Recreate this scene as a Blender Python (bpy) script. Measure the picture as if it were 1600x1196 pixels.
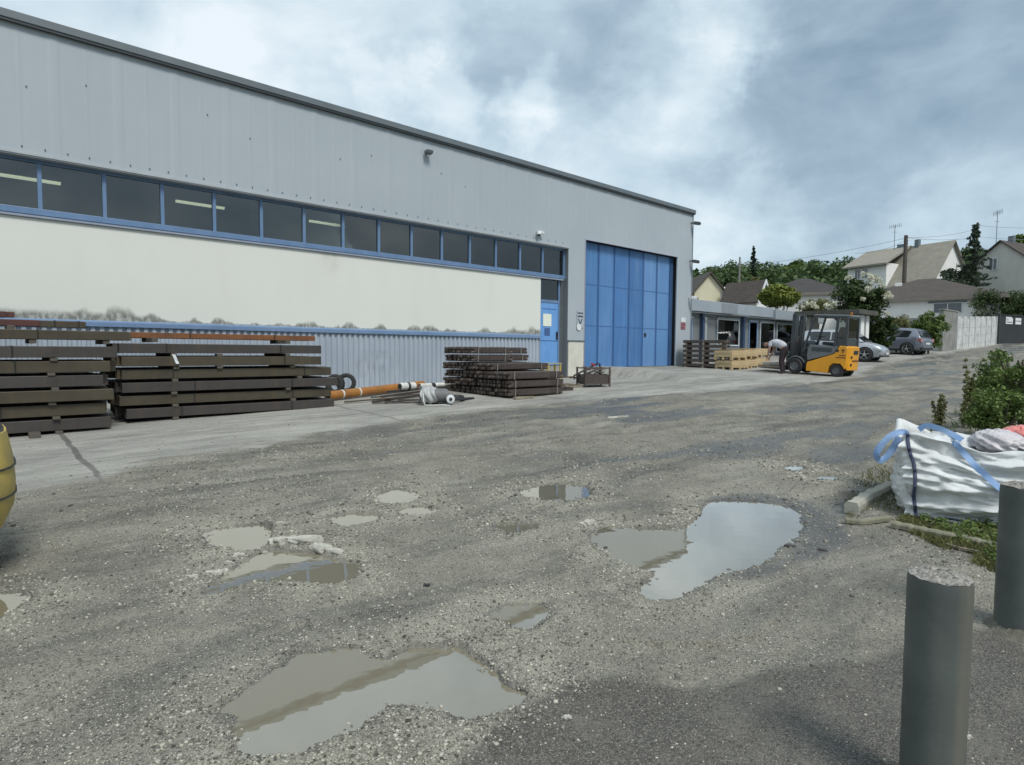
import bpy, math, random
import numpy as np
from mathutils import Vector, Matrix
random.seed(7); rng = np.random.default_rng(11)
scene = bpy.context.scene
for o in list(bpy.data.objects): bpy.data.objects.remove(o)
col = scene.collection
R_ = math.radians

# ------------------------------------------------------------------ camera
FPX, CXP, CYP = 950.0, 800.0, 598.0
pit = math.atan(50/950); rol = .0075
CAM = np.array([0, 0, 1.6])
cF = np.array([0, math.cos(pit), -math.sin(pit)])
_R0 = np.array([1, 0, 0]); _U0 = np.array([0, math.sin(pit), math.cos(pit)])
cR = math.cos(rol)*_R0 + math.sin(rol)*_U0
cU = -math.sin(rol)*_R0 + math.cos(rol)*_U0
cam = bpy.data.cameras.new('camera'); cam.sensor_width = 36; cam.lens = FPX/1600*36
cam.clip_end = 3000; cam.clip_start = .05
co = bpy.data.objects.new('camera', cam); col.objects.link(co); scene.camera = co
m3 = Matrix((cR, cU, -cF)).transposed()
co.matrix_world = Matrix.Translation(CAM) @ m3.to_4x4()
scene.render.resolution_x, scene.render.resolution_y = 1024, 765

# ------------------------------------------------------------------ light
SUN_EL, SUN_AZ = R_(52), R_(148)      # azimuth clockwise from +Y (camera heading): behind, to the right
sun = bpy.data.lights.new('sun', 'SUN'); sun.energy = 2.0; sun.angle = R_(18); sun.color = (1, .965, .91)
so_ = bpy.data.objects.new('sun', sun); col.objects.link(so_)
sd_ = Vector((math.sin(SUN_AZ)*math.cos(SUN_EL), math.cos(SUN_AZ)*math.cos(SUN_EL), math.sin(SUN_EL)))
so_.rotation_euler = sd_.to_track_quat('Z', 'Y').to_euler()
so_.location = (0, 0, 40)

world = bpy.data.worlds.new('World'); scene.world = world; world.use_nodes = True
def _dir(x, y):
    v = cF + cR*(x-800)/950 - cU*(y-598)/950; v = v/np.linalg.norm(v); return tuple(float(q) for q in v)
SKYBLOBS = [(_dir(690, 185), 5, -.09), (_dir(835, 150), 4, -.08), (_dir(590, 130), 4, -.08), (_dir(1060, 110), 6, -.07), (_dir(1130, 30), 5, -.06), (_dir(760, 60), 6, .05),
            (_dir(1520, 180), 22, .075), (_dir(1230, 250), 11, .06), (_dir(960, 60), 8, .03), (_dir(1150, 345), 6, -.07), (_dir(1310, 340), 7, -.04), (_dir(1420, 60), 7, -.02), (_dir(200, 20), 20, -.055), (_dir(470, 10), 14, -.055), (_dir(860, 20), 9, -.04), (_dir(-300, 200), 35, -.05)]
def build_world():
    nt = world.node_tree; N = nt.nodes; L = nt.links
    for n in list(N): N.remove(n)
    out = N.new('ShaderNodeOutputWorld'); bg = N.new('ShaderNodeBackground'); bg.inputs[1].default_value = .1
    L.new(bg.outputs[0], out.inputs[0])
    sky = N.new('ShaderNodeTexSky'); sky.sky_type = 'NISHITA'; sky.sun_disc = False
    sky.sun_elevation = SUN_EL; sky.sun_rotation = SUN_AZ
    geo = N.new('ShaderNodeTexCoord')
    sep = N.new('ShaderNodeSeparateXYZ'); L.new(geo.outputs['Generated'], sep.inputs[0])
    def math_(op, a, b=None, c=None, clamp=False):
        n = N.new('ShaderNodeMath'); n.operation = op; n.use_clamp = clamp
        for i, v in enumerate((a, b, c)):
            if v is None: continue
            if isinstance(v, (int, float)): n.inputs[i].default_value = v
            else: L.new(v, n.inputs[i])
        return n.outputs[0]
    zc = math_('MAXIMUM', sep.outputs[2], 0.0); zz = math_('ADD', zc, .75)
    u = math_('DIVIDE', sep.outputs[0], zz); v = math_('DIVIDE', sep.outputs[1], zz)
    cb = N.new('ShaderNodeCombineXYZ'); L.new(u, cb.inputs[0]); L.new(v, cb.inputs[1]); L.new(math_('MULTIPLY', sep.outputs[2], 1.2), cb.inputs[2])
    def noise(scale, det, rough, off, dist=0):
        mp = N.new('ShaderNodeMapping'); mp.inputs[1].default_value = off; L.new(cb.outputs[0], mp.inputs[0])
        n = N.new('ShaderNodeTexNoise'); n.inputs['Scale'].default_value = scale; n.inputs['Detail'].default_value = det
        n.inputs['Roughness'].default_value = rough; n.inputs['Distortion'].default_value = dist
        L.new(mp.outputs[0], n.inputs['Vector']); return n.outputs['Fac']
    n1 = noise(2.0, 6, .5, (3.1, 1.7, 0), .35)
    n2 = noise(5.5, 8, .55, (0, 7.7, 2), .4)
    n3 = noise(1.0, 3, .5, (5.3, 0, 1))
    def maprange(x, a, b, c, d):
        n = N.new('ShaderNodeMapRange'); n.interpolation_type = 'SMOOTHSTEP'
        L.new(x, n.inputs[0])
        for i, q in zip((1, 2, 3, 4), (a, b, c, d)): n.inputs[i].default_value = q
        return n.outputs[0]
    big = math_('ADD', math_('MULTIPLY', n1, .56), math_('MULTIPLY', n2, .44))
    # towards the right of the view the cover is thicker and darker
    side = maprange(sep.outputs[0], -.5, .75, 0.0, 1.0)
    low = maprange(sep.outputs[2], 0.0, .5, 1.0, 0.0)
    dens = math_('ADD', big, math_('MULTIPLY', side, .15))
    dens = math_('ADD', dens, math_('MULTIPLY', math_('SUBTRACT', n3, .5), .25))
    # cloud masses and bright breaks at their own compass directions
    wn = N.new('ShaderNodeTexNoise'); wn.inputs['Scale'].default_value = 4.5; wn.inputs['Detail'].default_value = 6; wn.inputs['Roughness'].default_value = .62; L.new(geo.outputs['Generated'], wn.inputs['Vector'])
    ws = N.new('ShaderNodeVectorMath'); ws.operation = 'SUBTRACT'; ws.inputs[1].default_value = (.5, .5, .5); L.new(wn.outputs['Color'], ws.inputs[0])
    wm = N.new('ShaderNodeVectorMath'); wm.operation = 'SCALE'; wm.inputs['Scale'].default_value = .38; L.new(ws.outputs[0], wm.inputs[0])
    wa = N.new('ShaderNodeVectorMath'); wa.operation = 'ADD'; L.new(geo.outputs['Generated'], wa.inputs[0]); L.new(wm.outputs[0], wa.inputs[1])
    wd = N.new('ShaderNodeVectorMath'); wd.operation = 'NORMALIZE'; L.new(wa.outputs[0], wd.inputs[0])
    def blob(d, half, amt):
        vm = N.new('ShaderNodeVectorMath'); vm.operation = 'DOT_PRODUCT'; vm.inputs[1].default_value = d; L.new(wd.outputs[0], vm.inputs[0])
        return math_('MULTIPLY', maprange(vm.outputs['Value'], math.cos(math.radians(half)), 1.0, 0, 1), amt)
    for d, half, amt in SKYBLOBS: dens = math_('ADD', dens, blob(d, half, amt))
    dens = math_('ADD', math_('MULTIPLY', math_('SUBTRACT', dens, .55), 1.15), .54)
    ramp = N.new('ShaderNodeValToRGB'); L.new(dens, ramp.inputs[0])
    e = ramp.color_ramp.elements
    e[0].position = .38; e[0].color = (6.7, 7.35, 7.75, 1)
    e[1].position = .80; e[1].color = (1.95, 2.75, 3.5, 1)
    k = e.new(.46); k.color = (5.4, 6.35, 6.9, 1)
    k = e.new(.54); k.color = (4.4, 5.45, 6.15, 1)
    k = e.new(.66); k.color = (3.0, 3.95, 4.75, 1)
    # brighter band close to the horizon
    hz = N.new('ShaderNodeMixRGB'); hz.inputs[2].default_value = (4.2, 5.2, 6.0, 1)
    L.new(math_('MULTIPLY', maprange(sep.outputs[2], -.05, .16, 1, 0), .45), hz.inputs[0]); L.new(ramp.outputs[0], hz.inputs[1])
    mix = N.new('ShaderNodeMixRGB'); mix.inputs[0].default_value = .9
    L.new(sky.outputs[0], mix.inputs[1]); L.new(hz.outputs[0], mix.inputs[2])
    L.new(mix.outputs[0], bg.inputs[0])
build_world()
scene.render.engine = 'CYCLES'
scene.view_settings.view_transform = 'Standard'; scene.view_settings.look = 'None'
scene.view_settings.exposure = 0.42; scene.view_settings.gamma = 1
scene.cycles.max_bounces = 8

# ------------------------------------------------------------------ geometry of the place
def ray(x, y): return cF + cR*(x-CXP)/FPX - cU*(y-CYP)/FPX
v_ = ray(1863, 556); Dv = v_[:2]/np.linalg.norm(v_[:2]); Nv = np.array([Dv[1], -Dv[0]])
a_ = ray(1083, 329); A_ = CAM + a_*(6.08/a_[2]); N0 = -(A_[:2]@Nv)
ROT = math.atan2(Dv[1], Dv[0])
def fac(x, y, off=0):
    v = ray(x, y); t = (-N0+off)/(v[:2]@Nv); P = CAM + v*t; return P[:2]@Dv, P[2]
def so(P): return P[0]*Dv[0]+P[1]*Dv[1], N0+P[0]*Nv[0]+P[1]*Nv[1]
def fw(s, off, z=0):
    q = Dv*s - Nv*(N0-off); return np.array([q[0], q[1], z])
def ss(x, a, b):
    t = np.clip((x-a)/(b-a), 0, 1); return t*t*(3-2*t)
def base(X, Y):
    X = np.asarray(X, float); Y = np.asarray(Y, float)
    Yc = np.minimum(Y, 95)
    z = .035*Yc + .015*(np.sqrt((Yc-24)**2+16)+(Yc-24))
    z = np.where(Y < -6, .035*-6 + .015*(np.sqrt(30.**2+16)-30), z)
    s = X*Dv[0]+Y*Dv[1]; off = N0+(X*Nv[0]+Y*Nv[1])
    w = ss(s, 16.4, 16.9)*(1-ss(s, 17.5, 20.5))*(1-ss(off, 1.0, 5.0))
    z = z+np.maximum(0, 1.05-z)*w
    z = z-.12*np.exp(-((s-15.6)/1.2)**2)*(1-ss(off, 0, 3))
    r = np.sqrt(X*X+Y*Y)
    fr = np.where(Y > 0, Y/np.maximum(r, 1e-3), 0)
    z = z + 15*ss(r, 110, 230)*ss(fr, .35, .75)
    return z
def bz(x, y): return float(base(x, y))
def gp(x, y):
    v = ray(x, y); ts = np.linspace(.5, 200, 6000); P = CAM[None]+v[None]*ts[:, None]
    d = P[:, 2]-base(P[:, 0], P[:, 1]); i = int(np.argmax(d < 0)); a, b = ts[i-1], ts[i]
    for _ in range(30):
        m = (a+b)/2; q = CAM+v*m
        if q[2]-bz(q[0], q[1]) > 0: a = m
        else: b = m
    return CAM+v*a
def at(x, y, Y):                       # the point seen at a pixel, at depth Y
    v = ray(x, y); return CAM+v*(Y/v[1])

# numpy value noise
_perm = rng.random((4096,))
def vnoise(x, y, z=0):
    xi = np.floor(x).astype(np.int64); yi = np.floor(y).astype(np.int64); xf = x-xi; yf = y-yi
    def h(i, j): 
        k = (i*374761393 + j*668265263 + int(z)*974634777) & 0x7fffffff
        k = ((k ^ (k >> 13))*1274126177) & 0x7fffffff
        return _perm[(k ^ (k >> 16)) & 4095]
    u = xf*xf*(3-2*xf); v = yf*yf*(3-2*yf)
    return (h(xi, yi)*(1-u)+h(xi+1, yi)*u)*(1-v)+(h(xi, yi+1)*(1-u)+h(xi+1, yi+1)*u)*v
def fbm(x, y, o=4, z=0):
    s = 0; a = .5; t = 0
    for i in range(o):
        s = s+a*(vnoise(x, y, z+i)-.5); t += a; x = x*2.03+17.1; y = y*2.03+3.7; a *= .5
    return s/t*2

# ------------------------------------------------------------------ mesh helpers
class MB:
    def __init__(s): s.v = []; s.f = []; s.n = 0
    def add(s, vs, fs):
        vs = [tuple(map(float, q)) for q in vs]; b = s.n; s.v += vs; s.n += len(vs)
        s.f += [tuple(i+b for i in f) for f in fs]; return s
    def box(s, x0, x1, y0, y1, z0, z1):
        return s.add([(x0,y0,z0),(x1,y0,z0),(x1,y1,z0),(x0,y1,z0),(x0,y0,z1),(x1,y0,z1),(x1,y1,z1),(x0,y1,z1)],
                     [(0,3,2,1),(4,5,6,7),(0,1,5,4),(1,2,6,5),(2,3,7,6),(3,0,4,7)])
    def obox(s, c, size, rot=(0,0,0)):
        M = Matrix.Translation(Vector(c)) @ (Matrix.Rotation(rot[2],4,'Z')@Matrix.Rotation(rot[1],4,'Y')@Matrix.Rotation(rot[0],4,'X'))
        hx, hy, hz = [q/2 for q in size]
        pts = [(-hx,-hy,-hz),(hx,-hy,-hz),(hx,hy,-hz),(-hx,hy,-hz),(-hx,-hy,hz),(hx,-hy,hz),(hx,hy,hz),(-hx,hy,hz)]
        return s.add([M@Vector(p) for p in pts], [(0,3,2,1),(4,5,6,7),(0,1,5,4),(1,2,6,5),(2,3,7,6),(3,0,4,7)])
    def bar(s, p, q, w, h=None):
        h = h or w; p = Vector(p); q = Vector(q); d = (q-p); L = d.length; d.normalize()
        up = Vector((0,0,1)) if abs(d.z) < .95 else Vector((1,0,0))
        a = d.cross(up).normalized(); b = a.cross(d).normalized(); vs = []
        for e in (p, q):
            for i, j in ((-1,-1),(1,-1),(1,1),(-1,1)): vs.append(e+a*i*w/2+b*j*h/2)
        return s.add(vs, [(0,1,2,3),(7,6,5,4),(0,4,5,1),(1,5,6,2),(2,6,7,3),(3,7,4,0)])
    def prism(s, poly, y0, y1, ax='y'):      # poly in (x,z) extruded in y ; ax='z': poly in (x,y) extruded z ; 'x': (y,z)
        n = len(poly)
        if ax == 'y': a = [(p[0], y0, p[1]) for p in poly]; b = [(p[0], y1, p[1]) for p in poly]
        elif ax == 'z': a = [(p[0], p[1], y0) for p in poly]; b = [(p[0], p[1], y1) for p in poly]
        else: a = [(y0, p[0], p[1]) for p in poly]; b = [(y1, p[0], p[1]) for p in poly]
        return s.add(a+b, [tuple(range(n)), tuple(range(2*n-1, n-1, -1))]+[(i, n+i, n+(i+1) % n, (i+1) % n) for i in range(n)])
    def tube(s, pts, r, n=10, caps=True):
        pts = [Vector(p) for p in pts]; rs = r if hasattr(r, '__len__') else [r]*len(pts); vs = []; prev = None
        for i, p in enumerate(pts):
            d = (pts[min(i+1, len(pts)-1)]-pts[max(i-1, 0)]).normalized()
            if prev is None: prev = d.orthogonal().normalized()
            a = (prev-d*prev.dot(d)).normalized(); prev = a; b = d.cross(a)
            for k in range(n):
                t = 2*math.pi*k/n; vs.append(p+(a*math.cos(t)+b*math.sin(t))*rs[i])
        fs = []
        for i in range(len(pts)-1):
            for k in range(n): fs.append((i*n+k, i*n+(k+1) % n, (i+1)*n+(k+1) % n, (i+1)*n+k))
        if caps: fs.append(tuple(range(n-1, -1, -1))); fs.append(tuple((len(pts)-1)*n+k for k in range(n)))
        return s.add(vs, fs)
    def lathe(s, prof, n=24, c=(0,0,0), axis='z', caps=True):
        vs = []
        for (r, h) in prof:
            for k in range(n):
                t = 2*math.pi*k/n; x, y = r*math.cos(t), r*math.sin(t)
                p = (x, y, h) if axis == 'z' else ((h, x, y) if axis == 'x' else (y, h, x))
                vs.append((p[0]+c[0], p[1]+c[1], p[2]+c[2]))
        fs = []
        for i in range(len(prof)-1):
            for k in range(n): fs.append((i*n+k, i*n+(k+1) % n, (i+1)*n+(k+1) % n, (i+1)*n+k))
        if caps: fs.append(tuple(range(n-1, -1, -1))); fs.append(tuple((len(prof)-1)*n+k for k in range(n)))
        return s.add(vs, fs)
    def grid(s, P):                           # P[i][j] points
        a = len(P); b = len(P[0]); vs = [p for r in P for p in r]
        return s.add(vs, [(i*b+j, i*b+j+1, (i+1)*b+j+1, (i+1)*b+j) for i in range(a-1) for j in range(b-1)])
    def build(s, name, m, parent=None, bevel=0, smooth=False, loc=None, rz=0, subd=0, seg=2):
        me = bpy.data.meshes.new(name); me.from_pydata(s.v, [], s.f); me.materials.append(m)
        import bmesh
        b = bmesh.new(); b.from_mesh(me); bmesh.ops.recalc_face_normals(b, faces=b.faces); b.to_mesh(me); b.free()
        o = bpy.data.objects.new(name, me); col.objects.link(o)
        if parent: o.parent = parent
        if loc is not None: o.location = loc
        o.rotation_euler[2] = rz
        if smooth:
            for p in me.polygons: p.use_smooth = True
            if smooth != 'all':
                for e in me.edges: pass
                try: me.set_sharp_from_angle(angle=R_(38))
                except Exception: pass
        if bevel:
            md = o.modifiers.new('bevel', 'BEVEL'); md.width = bevel; md.segments = seg; md.limit_method = 'ANGLE'; md.angle_limit = R_(40)
        if subd:
            md = o.modifiers.new('subsurf', 'SUBSURF'); md.levels = subd; md.render_levels = subd
        return o
def npmesh(name, V, Fc, m, parent=None, smooth=False):
    me = bpy.data.meshes.new(name); V = np.asarray(V, np.float32); Fc = np.asarray(Fc, np.int32); k = Fc.shape[1]
    me.vertices.add(len(V)); me.vertices.foreach_set('co', V.ravel())
    me.loops.add(Fc.size); me.loops.foreach_set('vertex_index', Fc.ravel())
    me.polygons.add(len(Fc)); me.polygons.foreach_set('loop_start', np.arange(0, Fc.size, k, dtype=np.int32))
    me.polygons.foreach_set('loop_total', np.full(len(Fc), k, np.int32))
    if smooth: me.polygons.foreach_set('use_smooth', np.ones(len(Fc), bool))
    me.update(calc_edges=True); me.materials.append(m)
    o = bpy.data.objects.new(name, me); col.objects.link(o)
    if parent: o.parent = parent
    return o
def tag(o, label=None, cat=None, group=None, kind=None):
    if label: o['label'] = label
    if cat: o['category'] = cat
    if group: o['group'] = group
    if kind: o['kind'] = kind
    return o
def thing(name, loc, rz, label, cat, group=None):
    o = bpy.data.objects.new(name, None); col.objects.link(o); o.location = loc; o.rotation_euler = (0, 0, rz)
    o.empty_display_size = .2
    return tag(o, label, cat, group)
def copy_tree(o, parent=None):
    c = o.copy(); col.objects.link(c)
    if parent: c.parent = parent
    for ch in [q for q in bpy.data.objects if q.parent == o]: copy_tree(ch, c)
    return c

# ------------------------------------------------------------------ materials
_M = {}
def surf(name, c1, c2=None, rough=.6, scale=3, bump=0, bscale=40, metal=0, streak=0, streakcol=None, spec=.5, island=0, detail=5, r2=None, stretch=(1,1,1)):
    """Principled with two-tone noise, optional vertical streaks, optional bump"""
    if name in _M: return _M[name]
    m = bpy.data.materials.new(name); m.use_nodes = True; nt = m.node_tree; N = nt.nodes; L = nt.links
    p = N['Principled BSDF']; p.inputs['Roughness'].default_value = rough; p.inputs['Metallic'].default_value = metal
    p.inputs['Specular IOR Level'].default_value = spec
    tc = N.new('ShaderNodeTexCoord'); mp = N.new('ShaderNodeMapping'); mp.inputs[3].default_value = stretch
    L.new(tc.outputs['Object'], mp.inputs[0])
    c2 = c2 or tuple(q*.8 for q in c1)
    n = N.new('ShaderNodeTexNoise'); n.inputs['Scale'].default_value = scale; n.inputs['Detail'].default_value = detail; n.inputs['Roughness'].default_value = .6
    L.new(mp.outputs[0], n.inputs['Vector'])
    mr = N.new('ShaderNodeMapRange'); mr.inputs[1].default_value = .3; mr.inputs[2].default_value = .7; L.new(n.outputs['Fac'], mr.inputs[0])
    mx = N.new('ShaderNodeMixRGB'); mx.inputs[1].default_value = (*c1, 1); mx.inputs[2].default_value = (*c2, 1); L.new(mr.outputs[0], mx.inputs[0])
    outc = mx.outputs[0]
    if r2 is not None:
        rr = N.new('ShaderNodeMapRange'); rr.inputs[1].default_value = .3; rr.inputs[2].default_value = .7; rr.inputs[3].default_value = rough; rr.inputs[4].default_value = r2
        L.new(n.outputs['Fac'], rr.inputs[0]); L.new(rr.outputs[0], p.inputs['Roughness'])
    if streak:
        mp2 = N.new('ShaderNodeMapping'); mp2.inputs[3].default_value = (5, 5, .35); L.new(tc.outputs['Object'], mp2.inputs[0])
        n2 = N.new('ShaderNodeTexNoise'); n2.inputs['Scale'].default_value = 1.5; n2.inputs['Detail'].default_value = 6; L.new(mp2.outputs[0], n2.inputs['Vector'])
        m2 = N.new('ShaderNodeMapRange'); m2.inputs[1].default_value = .5; m2.inputs[2].default_value = .75; m2.inputs[4].default_value = streak; L.new(n2.outputs['Fac'], m2.inputs[0])
        x2 = N.new('ShaderNodeMixRGB'); L.new(m2.outputs[0], x2.inputs[0]); L.new(outc, x2.inputs[1]); x2.inputs[2].default_value = (*(streakcol or tuple(q*.5 for q in c1)), 1)
        outc = x2.outputs[0]
    if island:
        g = N.new('ShaderNodeNewGeometry'); hs = N.new('ShaderNodeHueSaturation'); L.new(outc, hs.inputs['Color'])
        r = N.new('ShaderNodeMapRange'); r.inputs[3].default_value = 1-island; r.inputs[4].default_value = 1+island
        L.new(g.outputs['Random Per Island'], r.inputs[0]); L.new(r.outputs[0], hs.inputs['Value']); outc = hs.outputs[0]
    L.new(outc, p.inputs['Base Color'])
    if bump:
        n3 = N.new('ShaderNodeTexNoise'); n3.inputs['Scale'].default_value = bscale; n3.inputs['Detail'].default_value = 4; L.new(mp.outputs[0], n3.inputs['Vector'])
        bp = N.new('ShaderNodeBump'); bp.inputs['Strength'].default_value = 1; bp.inputs['Distance'].default_value = bump
        L.new(n3.outputs['Fac'], bp.inputs['Height']); L.new(bp.outputs[0], p.inputs['Normal'])
    _M[name] = m; return m
def emit(name, c, s):
    m = bpy.data.materials.new(name); m.use_nodes = True; p = m.node_tree.nodes['Principled BSDF']
    p.inputs['Base Color'].default_value = (*c, 1); p.inputs['Emission Color'].default_value = (*c, 1); p.inputs['Emission Strength'].default_value = s; return m
def glassm(name, tint=(.5,.55,.55), ior=1.5, rough=.01):
    m = bpy.data.materials.new(name); m.use_nodes = True; nt = m.node_tree; N = nt.nodes; L = nt.links; N.remove(N['Principled BSDF'])
    t = N.new('ShaderNodeBsdfTransparent'); t.inputs[0].default_value = (*tint, 1)
    g = N.new('ShaderNodeBsdfGlossy'); g.inputs['Roughness'].default_value = rough; g.inputs[0].default_value = (1, .98, .93, 1)
    f = N.new('ShaderNodeFresnel'); f.inputs[0].default_value = ior; mx = N.new('ShaderNodeMixShader')
    ns = N.new('ShaderNodeTexNoise'); ns.inputs['Scale'].default_value = .8; tc = N.new('ShaderNodeTexCoord'); L.new(tc.outputs['Object'], ns.inputs['Vector'])
    bp = N.new('ShaderNodeBump'); bp.inputs['Distance'].default_value = .004; L.new(ns.outputs['Fac'], bp.inputs['Height']); L.new(bp.outputs[0], g.inputs['Normal'])
    L.new(f.outputs[0], mx.inputs[0]); L.new(t.outputs[0], mx.inputs[1]); L.new(g.outputs[0], mx.inputs[2]); L.new(mx.outputs[0], N['Material Output'].inputs[0]); return m
def leafm(name, c1, c2, trans=.25):
    m = bpy.data.materials.new(name); m.use_nodes = True; nt = m.node_tree; N = nt.nodes; L = nt.links; p = N['Principled BSDF']
    g = N.new('ShaderNodeNewGeometry'); tc = N.new('ShaderNodeTexCoord'); n = N.new('ShaderNodeTexNoise'); n.inputs['Scale'].default_value = 1.1; n.inputs['Detail'].default_value = 3
    L.new(tc.outputs['Object'], n.inputs['Vector'])
    ad = N.new('ShaderNodeMath'); ad.operation = 'ADD'; L.new(g.outputs['Random Per Island'], ad.inputs[0]); L.new(n.outputs['Fac'], ad.inputs[1])
    mr = N.new('ShaderNodeMapRange'); mr.inputs[1].default_value = .5; mr.inputs[2].default_value = 1.5; L.new(ad.outputs[0], mr.inputs[0])
    mx = N.new('ShaderNodeMixRGB'); mx.inputs[1].default_value = (*c1, 1); mx.inputs[2].default_value = (*c2, 1); L.new(mr.outputs[0], mx.inputs[0])
    L.new(mx.outputs[0], p.inputs['Base Color']); p.inputs['Roughness'].default_value = .55; p.inputs['Specular IOR Level'].default_value = .3
    tr = N.new('ShaderNodeBsdfTranslucent'); L.new(mx.outputs[0], tr.inputs[0]); ms = N.new('ShaderNodeMixShader'); ms.inputs[0].default_value = trans
    L.new(p.outputs[0], ms.inputs[1]); L.new(tr.outputs[0], ms.inputs[2]); L.new(ms.outputs[0], N['Material Output'].inputs[0]); return m

M_clad = surf('grey_cladding', (.41,.455,.485), (.37,.415,.445), .42, .35, spec=.4, streak=.22, streakcol=(.33,.37,.39))
M_trim = surf('dark_trim', (.15,.175,.19), (.12,.145,.16), .45, 2)
M_cream = None
M_blue = surf('blue_frame', (.15,.24,.40), (.11,.19,.32), .4, 3, streak=.3, streakcol=(.2,.28,.4))
M_bluelt = surf('blue_flashing', (.26,.38,.58), (.20,.31,.50), .35, 2)
M_corr = surf('corrugated_grey', (.40,.45,.51), (.34,.39,.45), .35, 1.2, streak=.3, streakcol=(.24,.27,.30))
M_dark = surf('dark_void', (.015,.016,.018), (.01,.01,.012), .8)
M_glass = glassm('window_glass', (.42,.46,.45), 2.1)
M_tube = emit('lamp_tube', (1, .97, .72), 1.7)
M_black = surf('black_plastic', (.02,.022,.024), (.03,.03,.032), .5, 5)
M_white = surf('white_paint', (.72,.74,.75), (.62,.64,.65), .5, 4)
M_paper = surf('paper_notice', (.80,.82,.74), (.7,.75,.6), .6, 9)
M_rubber = surf('rubber', (.018,.018,.019), (.035,.034,.033), .75, 8, bump=.002, bscale=60)
M_steelA = surf('dark_steel_tube', (.085,.078,.074), (.058,.050,.043), .42, 2.2, metal=.25, r2=.65, island=.4, streak=.6, streakcol=(.125,.085,.055))
M_steelB = surf('olive_steel_tube', (.098,.086,.056), (.068,.054,.038), .5, 2.5, metal=.2, island=.4, streak=.6, streakcol=(.13,.085,.04))
M_steelC = surf('brown_steel_bar', (.115,.088,.075), (.065,.052,.046), .55, 6, metal=.25, island=.45)
M_rustred = surf('red_oxide_steel', (.115,.035,.028), (.07,.03,.026), .6, 4, island=.2)
M_rust = surf('rusty_steel', (.27,.105,.035), (.14,.065,.03), .7, 3, metal=.1, island=.2)
M_wood = surf('weathered_wood', (.30,.26,.20), (.19,.16,.12), .8, 8, island=.25, bump=.002)
M_pine = surf('fresh_pine', (.55,.42,.24), (.44,.32,.17), .7, 6, island=.22, bump=.001)
M_orange = surf('orange_coated_pipe', (.42,.16,.03), (.22,.10,.03), .45, 2.2, streak=.5, streakcol=(.3,.2,.03))
M_strap = surf('white_strap', (.7,.7,.66), (.5,.5,.46), .6, 10)
M_dirtpaint = surf('scuffed_yellow', (.60,.43,.09), (.36,.28,.10), .55, 5, bump=.003, bscale=8, streak=.4, streakcol=(.28,.21,.09))
M_yellow = surf('yellow_paint', (.78,.36,.02), (.68,.30,.02), .35, 2)
M_cabgrey = surf('cab_grey', (.055,.065,.07), (.045,.052,.057), .4, 3)
M_panelgrey = surf('panel_grey', (.16,.17,.18), (.12,.13,.14), .45, 3)
M_conc = surf('rough_concrete', (.36,.35,.31), (.24,.235,.21), .85, 5, bump=.006, bscale=25)
M_rock = surf('pale_rubble', (.50,.49,.43), (.28,.27,.235), .8, 9, bump=.006, bscale=40)

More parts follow.
